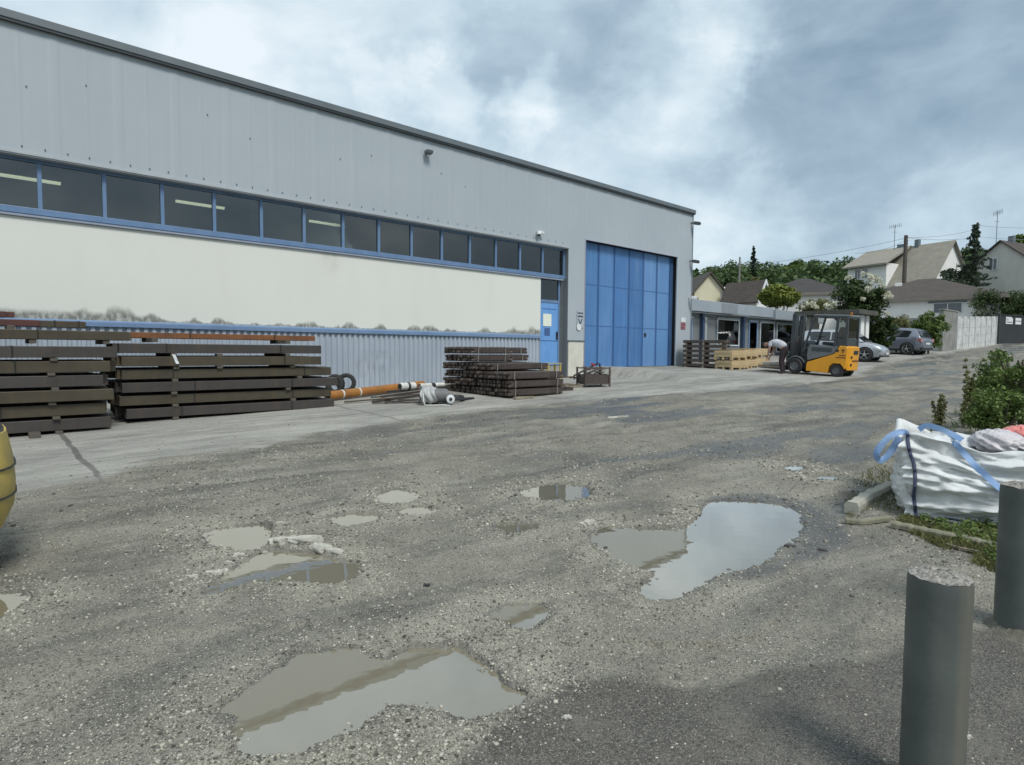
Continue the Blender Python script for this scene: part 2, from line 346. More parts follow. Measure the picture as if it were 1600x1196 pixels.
def cream_mat():
    m = bpy.data.materials.new('cream_render'); m.use_nodes = True; nt = m.node_tree; N = nt.nodes; L = nt.links; p = N['Principled BSDF']; p.inputs['Roughness'].default_value = .8
    tc = N.new('ShaderNodeTexCoord'); sp = N.new('ShaderNodeSeparateXYZ'); L.new(tc.outputs['Object'], sp.inputs[0])
    n = N.new('ShaderNodeTexNoise'); n.inputs['Scale'].default_value = .5; n.inputs['Detail'].default_value = 5; L.new(tc.outputs['Object'], n.inputs['Vector'])
    mx = N.new('ShaderNodeMixRGB'); mx.inputs[1].default_value = (.72,.735,.675,1); mx.inputs[2].default_value = (.665,.675,.62,1); L.new(n.outputs['Fac'], mx.inputs[0])
    # black mould creeping up from the flashing: a stain with its own ragged shape
    mp = N.new('ShaderNodeMapping'); mp.inputs[3].default_value = (1.3, 1, .6); L.new(tc.outputs['Object'], mp.inputs[0])
    n2 = N.new('ShaderNodeTexNoise'); n2.inputs['Scale'].default_value = 1.5; n2.inputs['Detail'].default_value = 3; n2.inputs['Roughness'].default_value = .5; L.new(mp.outputs[0], n2.inputs['Vector'])
    def mr(x, a, b, c, d, sm=True):
        k = N.new('ShaderNodeMapRange'); k.interpolation_type = 'SMOOTHSTEP' if sm else 'LINEAR'
        if hasattr(x, 'links'): L.new(x, k.inputs[0])
        for i, q in zip((1,2,3,4), (a,b,c,d)): k.inputs[i].default_value = q
        return k.outputs[0]
    def mt(op, a, b):
        k = N.new('ShaderNodeMath'); k.operation = op
        for i, q in enumerate((a, b)):
            if isinstance(q, (int, float)): k.inputs[i].default_value = q
            else: L.new(q, k.inputs[i])
        return k.outputs[0]
    left = mr(sp.outputs[0], 2.2, 3.6, .17, 0)                     # the stain stands higher at the left end
    right = mr(sp.outputs[0], 12.4, 13.4, 0, .13)
    hgt = mt('ADD', mt('ADD', mt('MULTIPLY', mr(n2.outputs['Fac'], .44, .66, 0, 1), .17), .06), mt('ADD', left, right))
    d = mt('DIVIDE', mt('SUBTRACT', sp.outputs[2], 2.12), hgt)
    st = mr(d, .35, 1.0, .85, 0)
    n3 = N.new('ShaderNodeTexNoise'); n3.inputs['Scale'].default_value = 14; n3.inputs['Detail'].default_value = 5; L.new(mp.outputs[0], n3.inputs['Vector'])
    st = mt('MULTIPLY', st, mr(n3.outputs['Fac'], .3, .6, .55, 1))
    m2 = N.new('ShaderNodeMixRGB'); L.new(st, m2.inputs[0]); L.new(mx.outputs[0], m2.inputs[1]); m2.inputs[2].default_value = (.10,.10,.085,1)
    # drip stain under the sill
    dx = mt('ABSOLUTE', mt('SUBTRACT', sp.outputs[0], 6.95), 0)
    n4 = N.new('ShaderNodeTexNoise'); n4.inputs['Scale'].default_value = 3; n4.inputs['Detail'].default_value = 5; L.new(tc.outputs['Object'], n4.inputs['Vector'])
    dr = mt('MULTIPLY', mt('MULTIPLY', mr(dx, .0, .38, 1, 0), mr(sp.outputs[2], 3.3, 4.1, 0, .75)), mr(n4.outputs['Fac'], .35, .6, .2, .7))
    m4 = N.new('ShaderNodeMixRGB'); L.new(dr, m4.inputs[0]); L.new(m2.outputs[0], m4.inputs[1]); m4.inputs[2].default_value = (.33,.30,.24,1)
    mp5 = N.new('ShaderNodeMapping'); mp5.inputs[3].default_value = (1.2, 1, .35); L.new(tc.outputs['Object'], mp5.inputs[0])
    n5 = N.new('ShaderNodeTexNoise'); n5.inputs['Scale'].default_value = 1.6; n5.inputs['Detail'].default_value = 6; L.new(mp5.outputs[0], n5.inputs['Vector'])
    m5 = N.new('ShaderNodeMixRGB'); L.new(mr(n5.outputs['Fac'], .45, .8, 0, .10), m5.inputs[0]); L.new(m4.outputs[0], m5.inputs[1]); m5.inputs[2].default_value = (.55,.53,.46,1)
    L.new(m5.outputs[0], p.inputs['Base Color'])
    bp = N.new('ShaderNodeBump'); bp.inputs['Distance'].default_value = .002; L.new(n3.outputs['Fac'], bp.inputs['Height']); L.new(bp.outputs[0], p.inputs['Normal'])
    return m
M_cream = cream_mat()
M_pier = surf('pier_render', (.66,.65,.57), (.55,.53,.46), .85, 3, streak=.3, streakcol=(.45,.43,.36))
def ground_mat():
    m = bpy.data.materials.new('yard_ground'); m.use_nodes = True; nt = m.node_tree; N = nt.nodes; L = nt.links; p = N['Principled BSDF']
    tc = N.new('ShaderNodeTexCoord'); at_ = N.new('ShaderNodeAttribute'); at_.attribute_name = 'zone'; at_.attribute_type = 'GEOMETRY'
    zc = N.new('ShaderNodeSeparateColor'); L.new(at_.outputs['Color'], zc.inputs[0])
    def noise(scale, det=5, rough=.6, st=None, dist=0, rz=0):
        n = N.new('ShaderNodeTexNoise'); n.inputs['Scale'].default_value = scale; n.inputs['Detail'].default_value = det; n.inputs['Roughness'].default_value = rough; n.inputs['Distortion'].default_value = dist
        if st:
            mp = N.new('ShaderNodeMapping'); mp.vector_type = 'TEXTURE'; mp.inputs[2].default_value = (0, 0, rz); mp.inputs[3].default_value = st; L.new(tc.outputs['Object'], mp.inputs[0]); L.new(mp.outputs[0], n.inputs['Vector'])
        else: L.new(tc.outputs['Object'], n.inputs['Vector'])
        return n.outputs['Fac']
    def mr(x, a, b, c=0, d=1):
        k = N.new('ShaderNodeMapRange'); L.new(x, k.inputs[0])
        for i, q in zip((1,2,3,4), (a,b,c,d)): k.inputs[i].default_value = q
        return k.outputs[0]
    def mt(op, a, b=None):
        k = N.new('ShaderNodeMath'); k.operation = op
        for i, q in enumerate((a, b)):
            if q is None: continue
            if isinstance(q, (int, float)): k.inputs[i].default_value = q
            else: L.new(q, k.inputs[i])
        return k.outputs[0]
    def mix(f, a, b):
        k = N.new('ShaderNodeMixRGB')
        for i, q in enumerate((f, a, b)):
            if isinstance(q, tuple): k.inputs[i].default_value = (*q, 1)
            elif isinstance(q, (int, float)): k.inputs[i].default_value = q
            else: L.new(q, k.inputs[i])
        return k.outputs[0]
    def vor(scale):
        k = N.new('ShaderNodeTexVoronoi'); k.inputs['Scale'].default_value = scale; L.new(tc.outputs['Object'], k.inputs['Vector']); return k
    big = noise(.55, 5, .6); mid = noise(3, 6, .65); fine = noise(22, 5, .7); trk = noise(1.4, 6, .6, (2.6, .55, 1), .6, ROT-.16)
    # mud / fines
    mud = mix(mr(mid, .3, .7), (.15,.141,.115), (.285,.27,.22))
    mud = mix(mr(big, .5, .66, 0, .6), mud, (.36,.345,.29))
    mud = mix(mr(trk, .46, .66), mud, (.088,.085,.075))
    mud = mix(mr(fine, .45, .8, 0, .55), mud, (.30,.285,.235))
    # stones, two sizes, each cell with its own grey
    v1 = vor(105); v2 = vor(48)
    def stone(v, lo, hi, thr_a, thr_b):
        sc = N.new('ShaderNodeSeparateColor'); L.new(v.outputs['Color'], sc.inputs[0])
        c = mix(sc.outputs[0], lo, hi)
        core = mr(v.outputs['Distance'], .25, .5, 1, 0)
        on = mr(sc.outputs[1], thr_a, thr_b)
        return c, mt('MULTIPLY', core, on), sc
    patch = mr(noise(1.1, 5, .65), .38, .62)
    c1, f1, _ = stone(v1, (.08,.078,.068), (.62,.60,.52), .25, .3)
    c2, f2, _ = stone(v2, (.12,.115,.10), (.66,.64,.56), .70, .74)
    g = mix(mt('MULTIPLY', f1, mt('ADD', mt('MULTIPLY', patch, .7), .25)), mud, c1)
    g = mix(mt('MULTIPLY', f2, mt('ADD', mt('MULTIPLY', patch, .85), .05)), g, c2)
    g = mix(mt('MULTIPLY', mt('MULTIPLY', at_.outputs['Alpha'], mr(mid, .3, .6, .2, 1)), .42), g, (.44,.42,.34))
    grain = noise(85, 3, .8); g = mix(mr(grain, .5, .36, 0, .6), g, (.05,.046,.036))
    # concrete slab, dirty in long smears
    sm = noise(1.1, 7, .62, (3.2, .8, 1), .4, ROT); sm2 = noise(5, 6, .7, (2, .7, 1), 0, ROT)
    cc = mix(mr(sm, .36, .66), (.40,.39,.35), (.225,.22,.20))
    cc = mix(mr(sm2, .5, .75, 0, .6), cc, (.50,.49,.44))
    cc = mix(mr(fine, .52, .72, 0, .6), cc, (.17,.165,.145))
    cc = mix(mr(noise(2.6, 8, .7, (4.5, .5, 1), .3, ROT), .52, .66, 0, .75), cc, (.15,.148,.13))
    cc = mix(mr(grain, .5, .36, 0, .5), cc, (.10,.098,.085))
    # asphalt
    v3 = vor(210); s3 = N.new('ShaderNodeSeparateColor'); L.new(v3.outputs['Color'], s3.inputs[0])
    aa = mix(mr(s3.outputs[0], .5, .95), (.070,.066,.058), (.19,.178,.15))
    aa = mix(mr(mid, .48, .72, 0, .6), aa, (.17,.16,.135))
    cf = mt('ADD', zc.outputs[0], mt('MULTIPLY', mt('SUBTRACT', noise(2.2, 8, .75, (1.8, .7, 1), 0, ROT), .5), 1.6))
    cf = mr(cf, .40, .60)
    af = mr(mt('ADD', zc.outputs[1], mt('MULTIPLY', mt('SUBTRACT', noise(2.5, 7, .7), .5), .9)), .35, .65)
    c = mix(af, mix(cf, g, cc), aa)
    # joints and cracks of the slab: attribute alpha-free, drawn as a stain with the blue channel
    wet = mt('ADD', zc.outputs[2], mt('MULTIPLY', mt('SUBTRACT', mid, .5), .5))
    wet = mt('MULTIPLY', mr(wet, .25, .75), 1.0)
    c = mix(mt('MULTIPLY', wet, .55), c, mix(1.0, c, (.070,.070,.070)))
    L.new(c, p.inputs['Base Color'])
    rg = mr(mt('ADD', mr(trk, .35, .7, 0, .6), mr(wet, .1, .8, 0, 1.0)), .2, 1.3, .9, .30)
    L.new(rg, p.inputs['Roughness']); p.inputs['Specular IOR Level'].default_value = .45
    h = mt('ADD', mt('MULTIPLY', fine, .35), mt('ADD', mt('MULTIPLY', f1, .3), mt('MULTIPLY', f2, .8)))
    h = mt('MULTIPLY', h, mr(mt('ADD', cf, mt('MULTIPLY', af, .6)), 0, 1, 1, .22))
    h = mt('ADD', h, mt('MULTIPLY', mr(mid, .2, .8), .7))
    bp = N.new('ShaderNodeBump'); bp.inputs['Distance'].default_value = .016; bp.inputs['Strength'].default_value = .9; L.new(h, bp.inputs['Height']); L.new(bp.outputs[0], p.inputs['Normal'])
    return m
M_ground = ground_mat()
def water_mat():
    m = bpy.data.materials.new('muddy_water'); m.use_nodes = True; nt = m.node_tree; N = nt.nodes; L = nt.links; p = N['Principled BSDF']
    tc = N.new('ShaderNodeTexCoord'); n = N.new('ShaderNodeTexNoise'); n.inputs['Scale'].default_value = 1.2; L.new(tc.outputs['Object'], n.inputs['Vector'])
    mx = N.new('ShaderNodeMixRGB'); mx.inputs[1].default_value = (.225,.203,.145,1); mx.inputs[2].default_value = (.19,.17,.12,1); L.new(n.outputs['Fac'], mx.inputs[0]); L.new(mx.outputs[0], p.inputs['Base Color'])
    p.inputs['Roughness'].default_value = .015; p.inputs['IOR'].default_value = 1.6; p.inputs['Specular IOR Level'].default_value = .5
    p.inputs['Coat Weight'].default_value = 1.0; p.inputs['Coat IOR'].default_value = 1.85; p.inputs['Coat Roughness'].default_value = .01
    n2 = N.new('ShaderNodeTexNoise'); n2.inputs['Scale'].default_value = 6; n2.inputs['Detail'].default_value = 2; L.new(tc.outputs['Object'], n2.inputs['Vector'])
    bp = N.new('ShaderNodeBump'); bp.inputs['Distance'].default_value = .0006; L.new(n2.outputs['Fac'], bp.inputs['Height']); L.new(bp.outputs[0], p.inputs['Normal']); L.new(bp.outputs[0], p.inputs['Coat Normal'])
    return m
M_water = water_mat()

# ------------------------------------------------------------------ ground sheet with potholes
def smoothpoly(P, k=4):
    P = np.array(P, float); n = len(P); out = []
    for i in range(n):
        a, b, c, d = P[i-1], P[i], P[(i+1) % n], P[(i+2) % n]
        for j in range(k):
            t = j/k; out.append(.5*((2*b)+(-a+c)*t+(2*a-5*b+4*c-d)*t*t+(-a+3*b-3*c+d)*t**3))
    return np.array(out)
def sdist(X, Y, P):
    d = np.full(X.shape, 1e9); ins = np.zeros(X.shape, bool); n = len(P)
    for i in range(n):
        a = P[i]; b = P[(i+1) % n]; ex, ey = b-a; L2 = ex*ex+ey*ey+1e-12
        t = np.clip(((X-a[0])*ex+(Y-a[1])*ey)/L2, 0, 1)
        d = np.minimum(d, np.hypot(X-a[0]-ex*t, Y-a[1]-ey*t))
        c = ((a[1] > Y) != (b[1] > Y)) & (X < ex*(Y-a[1])/(ey+1e-12)+a[0]); ins ^= c
    return np.where(ins, -d, d)
PUD = [   # pixel outline, depth of the hole
 ([(918,835),(940,824),(975,824),(1010,828),(1055,826),(1074,820),(1092,806),(1097,789),(1125,784),(1160,785),(1192,787),(1228,792),(1250,806),(1254,822),(1245,838),(1225,855),(1205,872),(1180,885),(1150,893),(1112,905),(1085,920),(1060,936),(1018,937),(1000,925),(1015,905),(1022,895),(1000,888),(975,880),(945,862),(925,848)], .05),
 ([(350,1108),(372,1080),(400,1060),(440,1037),(470,1022),(510,1017),(560,1019),(600,1026),(640,1012),(690,1014),(715,1012),(745,1033),(772,1053),(795,1075),(818,1088),(800,1108),(762,1120),(725,1128),(690,1112),(640,1106),(590,1112),(560,1130),(520,1158),(470,1178),(420,1180),(387,1168),(372,1140)], .05),
 ([(325,927),(348,897),(378,880),(395,870),(420,860),(450,862),(480,864),(510,868),(545,877),(563,889),(556,905),(520,915),(470,911),(430,911),(390,912),(350,924)], .05),
 ([(314,838),(332,828),(372,822),(408,821),(426,832),(418,850),(395,861),(352,856),(326,850)], .04),
 ([(758,962),(800,945),(852,950),(850,966),(835,984),(796,985),(788,973)], .03),
 ([(512,812),(540,803),(585,803),(592,811),(562,822),(530,821)], .03),
 ([(588,781),(612,766),(645,768),(652,778),(625,786)], .03),
 ([(812,768),(858,756),(915,761),(914,778),(862,783),(825,777)], .03),
 ([(-30,934),(10,929),(42,930),(38,948),(8,962),(-30,970)], .04),
 ([(622,799),(650,793),(682,797),(652,806)], .02),
 ([(772,823),(800,817),(836,823),(800,834)], .02),
 ([(1268,748),(1285,742),(1310,746),(1298,752)], .02),
 ([(1222,731),(1245,727),(1262,732),(1240,736)], .02),
 ([(1196,1127),(1232,1120),(1222,1150),(1196,1148)], .0),
]
puds = []
for poly, dep in PUD:
    if dep == 0: continue
    c = np.mean(np.array(poly), 0); g = gp(*c); zw = g[2]-.012
    if len(puds) == 3: zw = puds[2][1]
    W = []
    for q in poly:
        v = ray(*q); W.append((CAM+v*((zw-1.6)/v[2]))[:2])
    puds.append((smoothpoly(W), zw, dep))
ASPH = np.array([gp(*q)[:2] for q in [(620,1300),(700,1196),(800,1120),(880,1066),(960,1052),(1040,1068),(1110,1072),(1200,1046),(1330,1034),(1450,998),(1600,968),(1750,960),(1750,1300)]])
ASPH2 = np.array([gp(*q)[:2] for q in [(1085,782),(1110,768),(1190,762),(1270,778),(1300,795),(1320,815),(1345,850),(1290,880),(1215,912),(1120,925),(1085,925),(1150,895),(1210,870),(1245,840)]])
_sb = np.array([-12,.29,1.0,1.66,2.5,3.4,4.65,6.5,9.0,11.3,14.3,17.3,20.5,22.9,30,60.]); _ob = np.array([7.2,7.0,7.0,6.5,6.1,5.95,5.7,5.5,5.5,5.6,6.1,6.4,6.95,6.9,5.2,4.5])
def ground_z(X, Y, micro=True):
    Z = base(X, Y); s = X*Dv[0]+Y*Dv[1]; off = N0+(X*Nv[0]+Y*Nv[1]); r = np.hypot(X, Y)
    conc = ss(np.interp(s, _sb, _ob)-off+.25*fbm(s*.8, off*.8, 3, 33), -.9, .8)*(off > -1.5)
    a1 = ss(-sdist(X, Y, ASPH), -.12, .15); a2 = ss(-sdist(X, Y, ASPH2), -.15, .15)
    fade = 1-ss(r, 45, 80)
    q = s*math.cos(.16)+off*math.sin(.16); w = off*math.cos(.16)-s*math.sin(.16)
    und = .034*fbm(q*.5, w*1.5, 3, 3)+.062*fbm(q*1.0+5, w*3.0, 4, 44)*ss(r, 4, 9)+.016*fbm(X*2.2, Y*2.2, 3, 8)
    mic = .010*fbm(X*9, Y*9, 4, 12)+.008*np.maximum(0, fbm(X*24, Y*24, 2, 30)-.1)
    k = (1-.85*conc)*(1-.6*a1)
    rut = np.zeros_like(X); rutm = np.zeros_like(X)
    for c0, am, ph in ((7.3, .5, .3), (8.9, .5, .3), (9.9, .7, 1.4), (11.5, .7, 1.4), (12.6, .35, 2.2), (8.2, .9, 4.0)):
        dd = off-(c0+am*np.sin(s*.21+ph)+.10*fbm(s*.8, s*0+c0, 3, 6)); br = ss(fbm(s*.35+c0*3, off*.3, 2, 19), -.25, .15)
        rut += br*(-.034*np.exp(-(dd/.13)**2)+.020*np.exp(-((np.abs(dd)-.27)/.09)**2)); rutm = np.maximum(rutm, br*np.exp(-(dd/.17)**2))
    und = und+rut*ss(s, 1.5, 4)
    if micro: Z = Z+(und+mic)*k*fade
    wet = np.zeros_like(Z); hole = np.zeros_like(Z); pale = np.zeros_like(Z)
    for P, zw, dep in puds:
        c = P.mean(0); R = np.abs(P-c).max()+1.6
        m = (np.abs(X-c[0]) < R) & (np.abs(Y-c[1]) < R)
        if not m.any(): continue
        x, y = X[m], Y[m]; d = sdist(x, y, P)+.055*fbm(x*5, y*5, 4, 5)+.020*fbm(x*26, y*26, 3, 9)
        zin = zw-dep*ss(-d, 0, .30)-.003+.010*fbm(x*14, y*14, 3, 77)*(1-.6*ss(-d, .1, .3))
        lip = .003+.016*ss(d, 0, .05)*(1-ss(d, .1, .5))+.006*np.maximum(0, fbm(x*22, y*22, 2, 61))
        k = ss(d, .03, .75); zo = (zw+lip)*(1-k)+Z[m]*k
        zo = np.where(d < .5, np.maximum(zo, zw+.001), zo)
        Z[m] = np.where(d < 0, zin, np.where(hole[m] > 0, Z[m], zo)); wet[m] = np.maximum(wet[m], .45*(1-ss(d, .0, .07))); pale[m] = np.maximum(pale[m], ss(d, .0, .05)*(1-ss(d, .1, .42))); hole[m] = np.maximum(hole[m], d < 0)
    # rim wetter around the big right-hand puddle, dark rubbed lanes, joints of the slab
    wet = np.maximum(wet, .7*a2)
    lane = fbm(q*.28, w*1.1, 4, 21); wet = np.maximum(wet, .95*ss(lane, .02, .32)*(1-conc)*(1-a1)*ss(r, 5, 9)); wet = np.maximum(wet, .62*rutm*(1-conc)*(1-a1)*ss(s, 1.5, 4))
    for sj in (1.0, 5.6, 10.2, 14.8, 19.4):
        wet = np.maximum(wet, 1.1*conc*(1-ss(np.abs(s-sj+.05*fbm(off*2, s*0, 3, 40)), .015, .05)))
    oj = 3.9+.02*s; wet = np.maximum(wet, .55*conc*(1-ss(np.abs(off-oj-.06*fbm(s*.9, s*0, 4, 50)), .01, .04))*(vnoise(s*.4, off*0, 3) > .35))
    return Z, conc, np.maximum(a1, .55*a2), wet, hole, pale
def build_ground():
    rr = np.concatenate([np.geomspace(.2, 1.9, 26)[:-1], np.geomspace(1.9, 30, 520)[:-1], np.geomspace(30, 900, 110)])
    aa = np.concatenate([np.linspace(-180, -56, 60)[:-1], np.linspace(-56, 52, 860)[:-1], np.linspace(52, 180, 60)[:-1]])
    A, Rr = np.meshgrid(np.radians(aa), rr)
    X = np.sin(A)*Rr; Y = np.cos(A)*Rr
    Z, conc, asph, wet, hole, pale = ground_z(X.ravel(), Y.ravel())
    nr, na = X.shape; X = X.ravel(); Y = Y.ravel()
    V = np.stack([X, Y, Z], 1); V = np.vstack([V, [[0, 0, Z[:na].mean()]]])
    attr = np.stack([conc, asph, np.clip(wet, 0, 1), pale], 1); attr = np.vstack([attr, attr[:1]])
    i = np.arange(nr-1)[:, None]; j = np.arange(na)[None]; j2 = (j+1) % na
    Fq = np.stack([i*na+j+0*i, i*na+j2, (i+1)*na+j2, (i+1)*na+j], -1).reshape(-1, 4)
    # split by what the ground is
    cz = conc[Fq].mean(1); az = (asph[Fq].mean(1) > .6); cx = X[Fq].mean(1); cy = Y[Fq].mean(1); r = np.hypot(cx, cy)
    s = cx*Dv[0]+cy*Dv[1]
    kind = np.zeros(len(Fq), int); kind[cz > .5] = 1; kind[az] = 2; kind[(r > 75) | (s < -14) | (cy < -12)] = 3; 
    names = ['gravel_yard', 'concrete_apron', 'asphalt_path', 'terrain']
    for k, nm in enumerate(names):
        f = Fq[kind == k]; us, inv = np.unique(f, return_inverse=True)
        o = npmesh(nm, V[us], inv.reshape(-1, 4)[:, ::-1], M_ground if k < 3 else M_field, smooth=True)
        o['kind'] = 'structure'
        ca = o.data.color_attributes.new('zone', 'FLOAT_COLOR', 'POINT'); ca.data.foreach_set('color', attr[us].astype(np.float32).ravel())
    b = MB(); b.add([V[-1]]+[V[q] for q in range(na)], [(0, 1+q, 1+(q+1) % na) for q in range(na)])
    o = b.build('ground', M_ground); o['kind'] = 'structure'
M_field = surf('grass_field', (.065,.085,.03), (.10,.10,.05), .9, .4)
build_ground()
for P, zw, dep in puds:
    c = P.mean(0); Q = c+(P-c)*(1+.10/np.maximum(.3, np.linalg.norm(P-c, axis=1)))[:, None]
    b = MB(); b.add([(q[0], q[1], zw) for q in Q], [tuple(range(len(Q)))]); o = b.build('puddle_water', M_water); o['kind'] = 'structure'

def gz(x, y):
    z = ground_z(np.array([float(x)]), np.array([float(y)]))[0]; return float(z[0])
def G(s, off, dz=0):
    p = fw(s, off); return (p[0], p[1], bz(p[0], p[1])+dz)

# loose gravel
def gravel():
    n = 150000
    r = np.exp(rng.uniform(math.log(1.9), math.log(15), n)); a = np.radians(rng.uniform(-50, 46, n)); X = np.sin(a)*r; Y = np.cos(a)*r
    Z, conc, asph, wet, hole, pale = ground_z(X, Y)
    den = .25+1.5*np.clip(fbm(X*.9, Y*.9, 4, 70)+.2, 0, 1);
    near = np.full(n, 9.)
    for P, zw, dep in puds: near = np.minimum(near, np.abs(sdist(X, Y, P)))
    den *= (1-.93*ss(conc, .2, .6))*(1-.85*asph)*(1-hole*np.where(near < .10, .35, .95))
    den += .9*(1-ss(near, .05, .5))*(1-hole)*(1-asph)
    keep = rng.random(n) < den*.8; X, Y, Z, near = X[keep], Y[keep], Z[keep], near[keep]; n = len(X)
    size = np.exp(rng.normal(math.log(.0033), .42, n))*(1+.30*(near < .3)); size = np.clip(size, .0015, .014)*np.clip(np.hypot(X, Y)/4.5, .8, 1.6)
    cube = np.array([(-1,-1,-1),(1,-1,-1),(1,1,-1),(-1,1,-1),(-1,-1,1),(1,-1,1),(1,1,1),(-1,1,1)])*.8
    V = cube[None]*(.65+.7*rng.random((n, 8, 3))); V *= np.stack([np.ones(n), .6+.5*rng.random(n), .4+.4*rng.random(n)], 1)[:, None]
    t = rng.uniform(0, 6.28, n); c, s_ = np.cos(t), np.sin(t)
    x = V[:, :, 0]*c[:, None]-V[:, :, 1]*s_[:, None]; y = V[:, :, 0]*s_[:, None]+V[:, :, 1]*c[:, None]
    V = np.stack([x*size[:, None]+X[:, None], y*size[:, None]+Y[:, None], V[:, :, 2]*size[:, None]+Z[:, None]+size[:, None]*.25], -1).reshape(-1, 3)
    f = np.array([(0,3,2,1),(4,5,6,7),(0,1,5,4),(1,2,6,5),(2,3,7,6),(3,0,4,7)]); F = (f[None]+8*np.arange(n)[:, None, None]).reshape(-1, 4)
    m = surf('loose_gravel', (.34,.325,.275), (.24,.23,.19), .85, 1.2, island=.8)
    o = npmesh('gravel', V, F, m); o['kind'] = 'stuff'; o['label'] = 'loose pale and grey gravel scattered over the yard'; o['category'] = 'gravel'
gravel()

# ------------------------------------------------------------------ warehouse (local x along the facade, y into the building, z up)
O3 = fw(0, 0, 0)
wh = thing('warehouse', O3, ROT, 'long grey clad industrial building with blue framed strip windows and cream lower wall', 'warehouse')
S0, S1, HD, HT = -9.0, 23.45, 5.21, 7.5
def ribbed(x0, x1, y, z0, z1, pitch=.3, d=.018, th=.05):
    """sheet with narrow pressed ribs, y = outer face"""
    b = MB(); xs = []; n = max(1, int((x1-x0)/pitch)); w = (x1-x0)/n
    for i in range(n):
        a = x0+i*w; xs += [(a, 0), (a+w*.06, -d), (a+w*.14, -d), (a+w*.20, 0), (a+w*.55, 0), (a+w*.57, -d*.3), (a+w*.60, -d*.3), (a+w*.62, 0)]
    xs.append((x1, 0)); k = len(xs)
    vs = [(p[0], y+p[1], z0) for p in xs]+[(p[0], y+p[1], z1) for p in xs]+[(x0, y+th, z0), (x1, y+th, z0), (x0, y+th, z1), (x1, y+th, z1)]
    fs = [(i, i+1, k+i+1, k+i) for i in range(k-1)]+[(2*k, 2*k+1, k-1)+tuple(range(k-2, -1, -1)), (2*k+2,)+tuple(range(k, 2*k))+(2*k+3,), (0, k, 2*k+2, 2*k), (k-1, 2*k+1, 2*k+3, 2*k-1), (2*k, 2*k+2, 2*k+3, 2*k+1)]
    return b.add(vs, fs)
ribbed(S0, 15.66, 0, HD, HT+.02, 1.02, .007).build('upper_cladding', M_clad, wh)
ribbed(15.662, 16.52, 0, 1.98, HT, .86, .008).build('pier_cladding', M_clad, wh)
ribbed(16.522, 22.34, 0, 5.6, HT, 1.0, .008).build('door_lintel_cladding', M_clad, wh)
ribbed(22.342, S1, 0, .5, HT, 1.1, .008).build('corner_cladding', M_clad, wh)
b = MB()
for i in range(72):
    x = S0+.2+i*.345; 
    if x < 15.6: b.obox((x, -.016, HD+.10), (.022, .012, .022), (0, .4, 0))
    if x < 12 and i % 9 in (1, 4): b.obox((x+.1*math.sin(i*7), -.016, 6.55+.15*math.sin(i*3.1)), (.022, .012, .022), (0, .4, 0))
q = b.build('cladding_screws', M_trim, wh); q['kind'] = 'stuff'
b = MB(); b.box(S0, 15.655, -.03, .045, HD-.05, HD-.004); b.box(S0, 15.655, -.012, .2, HD-.075, HD-.052); b.build('head_flashing', surf('pale_flashing', (.44,.47,.49), (.38,.41,.43), .4, 2), wh)
b = MB(); b.prism([(-.10, HT+.03), (-.10, HT+.18), (.3, HT+.18), (.3, HT+.03)], S0-.1, S1+.08, 'x'); b.build('roof_trim', M_trim, wh, bevel=.01)
b = MB(); b.box(S0-.08, S1+.06, -.085, -.03, HT-.02, HT+.028); b.build('roof_trim_shade_strip', surf('trim_shade_black', (.03,.038,.045), (.02,.026,.03), .5), wh)  # solid near-black strip, colour stands in for the shade under the roof trim
b = MB(); b.prism([(.3, HT+.05), (.3, HT+.1), (11, HT+.75), (22, HT+.1), (22, HT+.05), (11, HT+.68)], S0, S1, 'x'); b.build('roof', surf('roof_sheet', (.3,.32,.33), (.24,.26,.27), .5, 1), wh)
b = MB(); b.box(S0, S0+.2, .06, 22, .0, HT); b.box(S1-.2, S1, .052, 22, .3, HT+.04); b.box(S0, S1, 21.8, 22, 0, HT); b.build('side_wall', M_clad, wh)
b = MB(); b.box(S1-.012, S1+.02, -.03, .08, .7, HT-.01); b.build('corner_trim', surf('corner_trim_grey', (.25,.28,.30), (.22,.25,.27), .4), wh)
# cream wall behind the flashing line
b = MB(); b.box(S0, 14.42, .10, .32, 2.135, 4.03); b.build('cream_wall', M_cream, wh)
b = MB(); b.prism([(.055, 2.10), (.055, 2.13), (.2, 2.165), (.2, 2.02), (.075, 2.02)], S0, 14.42, 'x')
b.build('blue_flashing', M_bluelt, wh)
def corrug(x0, x1, y, z0, z1, pitch=.155, d=.04):
    b = MB(); xs = []; n = int((x1-x0)/pitch); w = (x1-x0)/n
    for i in range(n): a = x0+i*w; xs += [(a, 0), (a+w*.42, 0), (a+w*.56, d), (a+w*.86, d)]
    xs.append((x1, 0)); P = [[(p[0], y+p[1], z) for p in xs] for z in np.linspace(z0, z1, 9)]
    rr = random.Random(3)
    for r in range(1, 6):
        for j, p in enumerate(P[r]):
            dd = math.exp(-((p[0]-8.3)/.5)**2-((p[2]-1.15)/.35)**2)*rr.uniform(.0, .05)+math.exp(-((p[0]-7.8)/.25)**2-((p[2]-.95)/.2)**2)*.03; P[r][j] = (p[0], p[1]+dd, p[2])
    return b.grid(P)
corrug(S0, 14.42, .12, .1, 2.06).build('corrugated_plinth', M_corr, wh)
b = MB(); b.box(S0, 14.42, .20, .3, 0, 2.04); b.build('plinth_backing', M_dark, wh)
